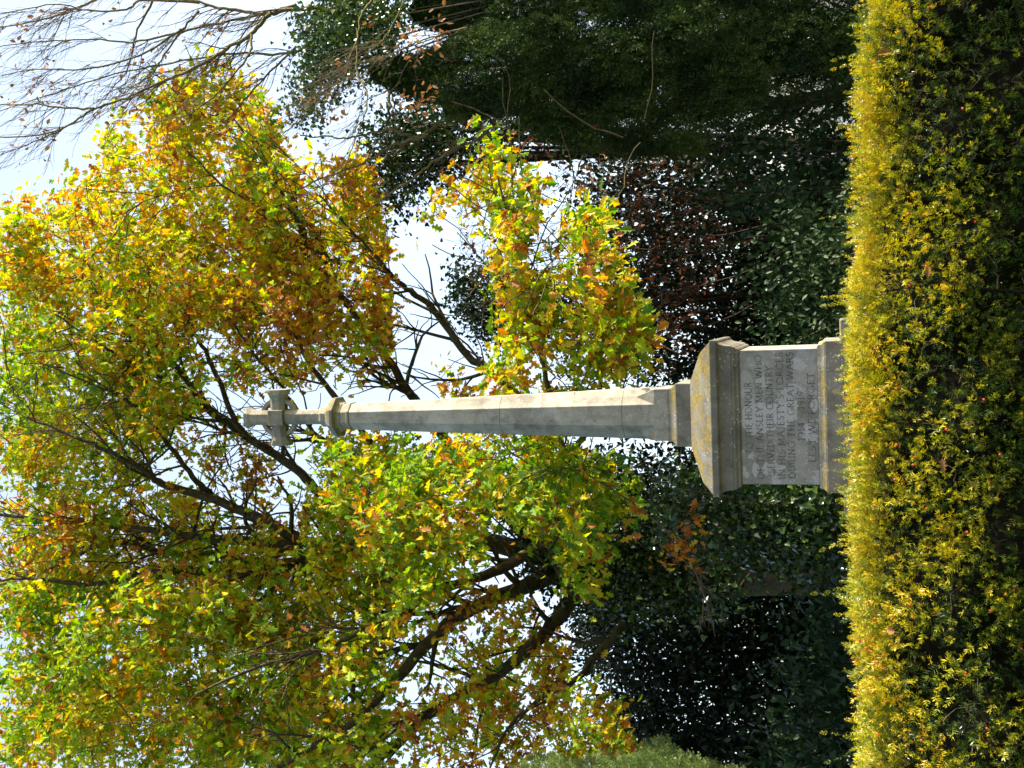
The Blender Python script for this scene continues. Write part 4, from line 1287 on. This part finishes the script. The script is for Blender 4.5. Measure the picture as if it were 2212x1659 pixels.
# ---- the hedge in front ---------------------------------------------------------------------------------------
def build_hedge():
    yaw = R_(14.0)
    Y0 = 5.05                       # front face at x = 0
    X0, X1 = -3.7, 3.9
    root = thing("yew_hedge", "clipped golden green yew hedge with sunlit yellow tips across the foreground", "hedge", (0.0, Y0 + 0.5, 0.0))
    def ytop(x): return 1.468 - 0.045 * np.maximum(x, 0) + 0.014 * np.sin(x * 1.7 + .6) + 0.010 * np.sin(x * 4.9) + 0.020 * np.exp(-((x + 0.75) / 0.5) ** 2) - 0.012 * x
    def front(x, z):
        f = Y0 + x * math.tan(yaw)
        zz = np.clip((z - 1.10) / 0.42, 0, 1)
        f = f + 0.16 * zz ** 2.2                           # rounded shoulder
        f = f + 0.72 * np.clip(1.10 - z, 0, 0.6) - 0.10 * (1 - np.exp(-np.clip(1.10 - z, 0, 1) * 4))     # thin, receding foot
        return f - 0.035 * lump(x * 1.5, 0 * x, z * 1.5)
    pos, axv, ti, sz = [], [], [], []
    def gapmask(x, z):
        g = lump(x * 2.2 + 3, x * 0, z * 2.6) * 0.5 + lump(x * 5 + 1, 0 * x, z * 5.5) * 0.35
        return g
    # face
    n = 30000
    x = RNG.uniform(X0, X1, n); z = RNG.uniform(0.15, 1.53, n) - 0.045 * np.maximum(x, 0)
    inv = np.abs(x) < 2.35
    keep = (inv & (z > 0.5)) | (RNG.random(n) < 0.45)
    g = gapmask(x, z)
    bare = np.clip((x - 0.75) / 0.9, 0, 1) * np.clip((1.36 - z) / 0.35, 0, 1)      # thin twiggy place at the right end
    foot = np.clip((0.98 - z) / 0.3, 0, 1)
    keep &= RNG.random(n) < np.clip(0.60 + 0.80 * g - 0.55 * bare - 0.35 * foot, 0.08, 1)
    x, z, g = x[keep], z[keep], g[keep]
    dep = RNG.exponential(0.035, len(x)) - 0.015 - 0.02 * g
    y = front(x, z) + dep
    pos.append(np.stack([x, y, z], 1))
    d = np.stack([RNG.normal(0.10, 0.42, len(x)), -0.95 + RNG.normal(0, .28, len(x)), 0.45 + RNG.normal(0, .3, len(x))], 1)
    axv.append(d)
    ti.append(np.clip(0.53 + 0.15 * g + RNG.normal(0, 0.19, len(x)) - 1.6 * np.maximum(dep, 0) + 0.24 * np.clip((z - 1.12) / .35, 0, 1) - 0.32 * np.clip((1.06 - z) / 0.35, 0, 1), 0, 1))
    sz.append(RNG.uniform(0.032, 0.064, len(x)))
    # top
    n = 19000
    x = RNG.uniform(X0, X1, n); t = RNG.random(n) ** 1.5
    keep = (np.abs(x) < 2.4) | (RNG.random(n) < .45)
    x, t = x[keep], t[keep]
    y = Y0 + x * math.tan(yaw) + 0.10 + t * 0.85
    z = ytop(x) + 0.018 * lump(x * 2, y * 2, y) - RNG.exponential(0.05, len(x)) - 0.03 * (t < 0.06) - 0.05 * np.clip((t - .8) / .2, 0, 1)
    pos.append(np.stack([x, y, z], 1))
    axv.append(np.stack([RNG.normal(.12, .4, len(x)), RNG.normal(-.25, .4, len(x)), 1.0 + RNG.normal(0, .25, len(x))], 1))
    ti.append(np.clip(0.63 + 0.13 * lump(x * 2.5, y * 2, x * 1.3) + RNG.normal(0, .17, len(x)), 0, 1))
    sz.append(RNG.uniform(0.034, 0.06, len(x)))
    # taller stray shoots along the top
    n = 420
    x = RNG.uniform(-2.6, 2.6, n); y = Y0 + x * math.tan(yaw) + RNG.uniform(.05, .95, n)
    d0 = unit(np.stack([RNG.normal(0, .4, n), RNG.normal(-.1, .25, n), np.ones(n)], 1))
    tn = np.clip(RNG.normal(.5, .2, n), 0, 1); hs = RNG.uniform(.6, 1.5, n) * (1 + (RNG.random(n) < .08))
    for s in range(5):
        pos.append(np.stack([x, y, ytop(x) - .03], 1) + d0 * (s * 0.020 * hs)[:, None])
        axv.append(d0 + RNG.normal(0, .14, (n, 3))); ti.append(tn); sz.append(np.full(n, .05) * (1 - s * .08))
    # inner growth
    n = 9000
    x = RNG.uniform(X0, X1, n); z = RNG.uniform(.1, 1.46, n)
    y = front(x, z) + 0.05 + RNG.exponential(.07, n)
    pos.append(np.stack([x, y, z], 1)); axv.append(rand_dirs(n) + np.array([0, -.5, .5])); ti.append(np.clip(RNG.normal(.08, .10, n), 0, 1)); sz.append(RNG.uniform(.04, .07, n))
    pos, axv, ti, sz = [np.concatenate(q) for q in (pos, axv, ti, sz)]
    nr = RNG.normal(0, 1, pos.shape); nr[:, 2] += .4
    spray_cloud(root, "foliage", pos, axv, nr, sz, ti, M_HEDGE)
    print("hedge sprays", len(pos))
    # woody inside: twigs from a row of stems
    o0 = np.array(root.location)
    L = []
    for xs in np.arange(X0 + .2, X1, 0.42):
        yb = Y0 + xs * math.tan(yaw) + 0.5
        b = np.array([xs, yb, 0.0])
        for k in range(5):
            tz = RNG.uniform(.7, 1.4); tx = xs + RNG.normal(0, .25)
            e = np.array([tx, float(front(np.array(tx), np.array(tz))) + RNG.uniform(.05, .3), tz])
            ln = spline([b + RNG.normal(0, .05, 3) * np.array([1, 1, 0]), b * .5 + e * .5 + RNG.normal(0, .07, 3), e], 6)
            L.append((ln, np.linspace(.016, .004, len(ln))))
    tubes("stems", L, M_CORE, root, 7)
    nodes = np.concatenate([l[0] for l in L]); nrr = np.concatenate([l[1] for l in L])
    n = 700
    x = np.where(RNG.random(n) < .45, RNG.uniform(.9, 2.4, n), RNG.uniform(-2.4, 2.4, n)); z = RNG.uniform(.45, 1.35, n)
    T = np.stack([x, front(x, z) + RNG.uniform(-.02, .10, n), z], 1)
    tubes("twigs", grow(nodes, nrr, list(T), .0022, .5), M_TWIG, root, 5)
    # dense dark heart of the hedge
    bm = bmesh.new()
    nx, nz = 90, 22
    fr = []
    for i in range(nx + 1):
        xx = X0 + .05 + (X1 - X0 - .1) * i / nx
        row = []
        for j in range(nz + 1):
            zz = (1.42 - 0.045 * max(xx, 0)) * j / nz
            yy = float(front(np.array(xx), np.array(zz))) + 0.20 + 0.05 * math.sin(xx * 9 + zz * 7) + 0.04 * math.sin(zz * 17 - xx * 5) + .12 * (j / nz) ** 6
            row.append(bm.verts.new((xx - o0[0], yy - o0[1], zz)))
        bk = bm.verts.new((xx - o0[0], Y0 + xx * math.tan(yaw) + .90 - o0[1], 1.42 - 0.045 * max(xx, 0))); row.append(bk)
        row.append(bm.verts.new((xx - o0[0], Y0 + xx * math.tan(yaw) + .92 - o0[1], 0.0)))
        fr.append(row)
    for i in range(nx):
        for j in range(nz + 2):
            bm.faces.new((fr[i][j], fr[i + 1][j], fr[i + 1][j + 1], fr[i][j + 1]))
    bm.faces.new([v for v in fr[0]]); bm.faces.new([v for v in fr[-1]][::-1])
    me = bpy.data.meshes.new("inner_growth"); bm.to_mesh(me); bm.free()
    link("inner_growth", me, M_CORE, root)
    f = pos[(np.abs(pos[:, 0]) < 1.95) & (pos[:, 2] > .75) & (pos[:, 2] < 1.5)]
    f = f[f[:, 1] < front(f[:, 0], f[:, 2]) + .02]
    w = np.where(f[:, 0] < 0, 1.0, .35); w = w / w.sum()
    berries(root, f[RNG.choice(len(f), 62, replace=False, p=w)] + np.array([0, -.028, .02]), .0065)
    # fallen leaves caught on the hedge
    fl = [((1892, 118), 0.085, "large pale brown oak leaf lying on the hedge top at the right edge"),
          ((1862, 950), 0.055, "brown leaf caught on the hedge top just left of the pedestal"),
          ((2040, 1020), 0.06, "curled tan leaf stuck in the middle of the hedge face below the pedestal"),
          ((1935, 1365), 0.055, "dull brown leaf lodged high in the hedge face toward the left"),
          ((2005, 600), 0.05, "reddish leaf hanging from a bare twig in the thin part of the hedge")]
    for (q, size, lab) in fl:
        w0 = P(q[0], q[1], 5.0)
        yy = float(front(np.array(w0[0]), np.array(w0[2])))
        w0 = P(q[0], q[1], yy - 0.06)
        o = thing("fallen_leaf", lab, "leaf", tuple(w0), "fallen leaves caught on the hedge")
        a = unit(RNG.normal(0, .5, (1, 3)) + np.array([[.5, 0, .5]])); nn = np.array([[.3, -1.0, .5]])
        cloud("blade", w0[None], a, nn, np.array([size]), *T_OAK, np.array([.35]), M_BROWN, o)
        tubes("stalk", [(np.array([w0, w0 - a[0] * size * .3]), np.array([.0015, .001]))], M_TWIG, o, 4)
    return root


build_hedge()
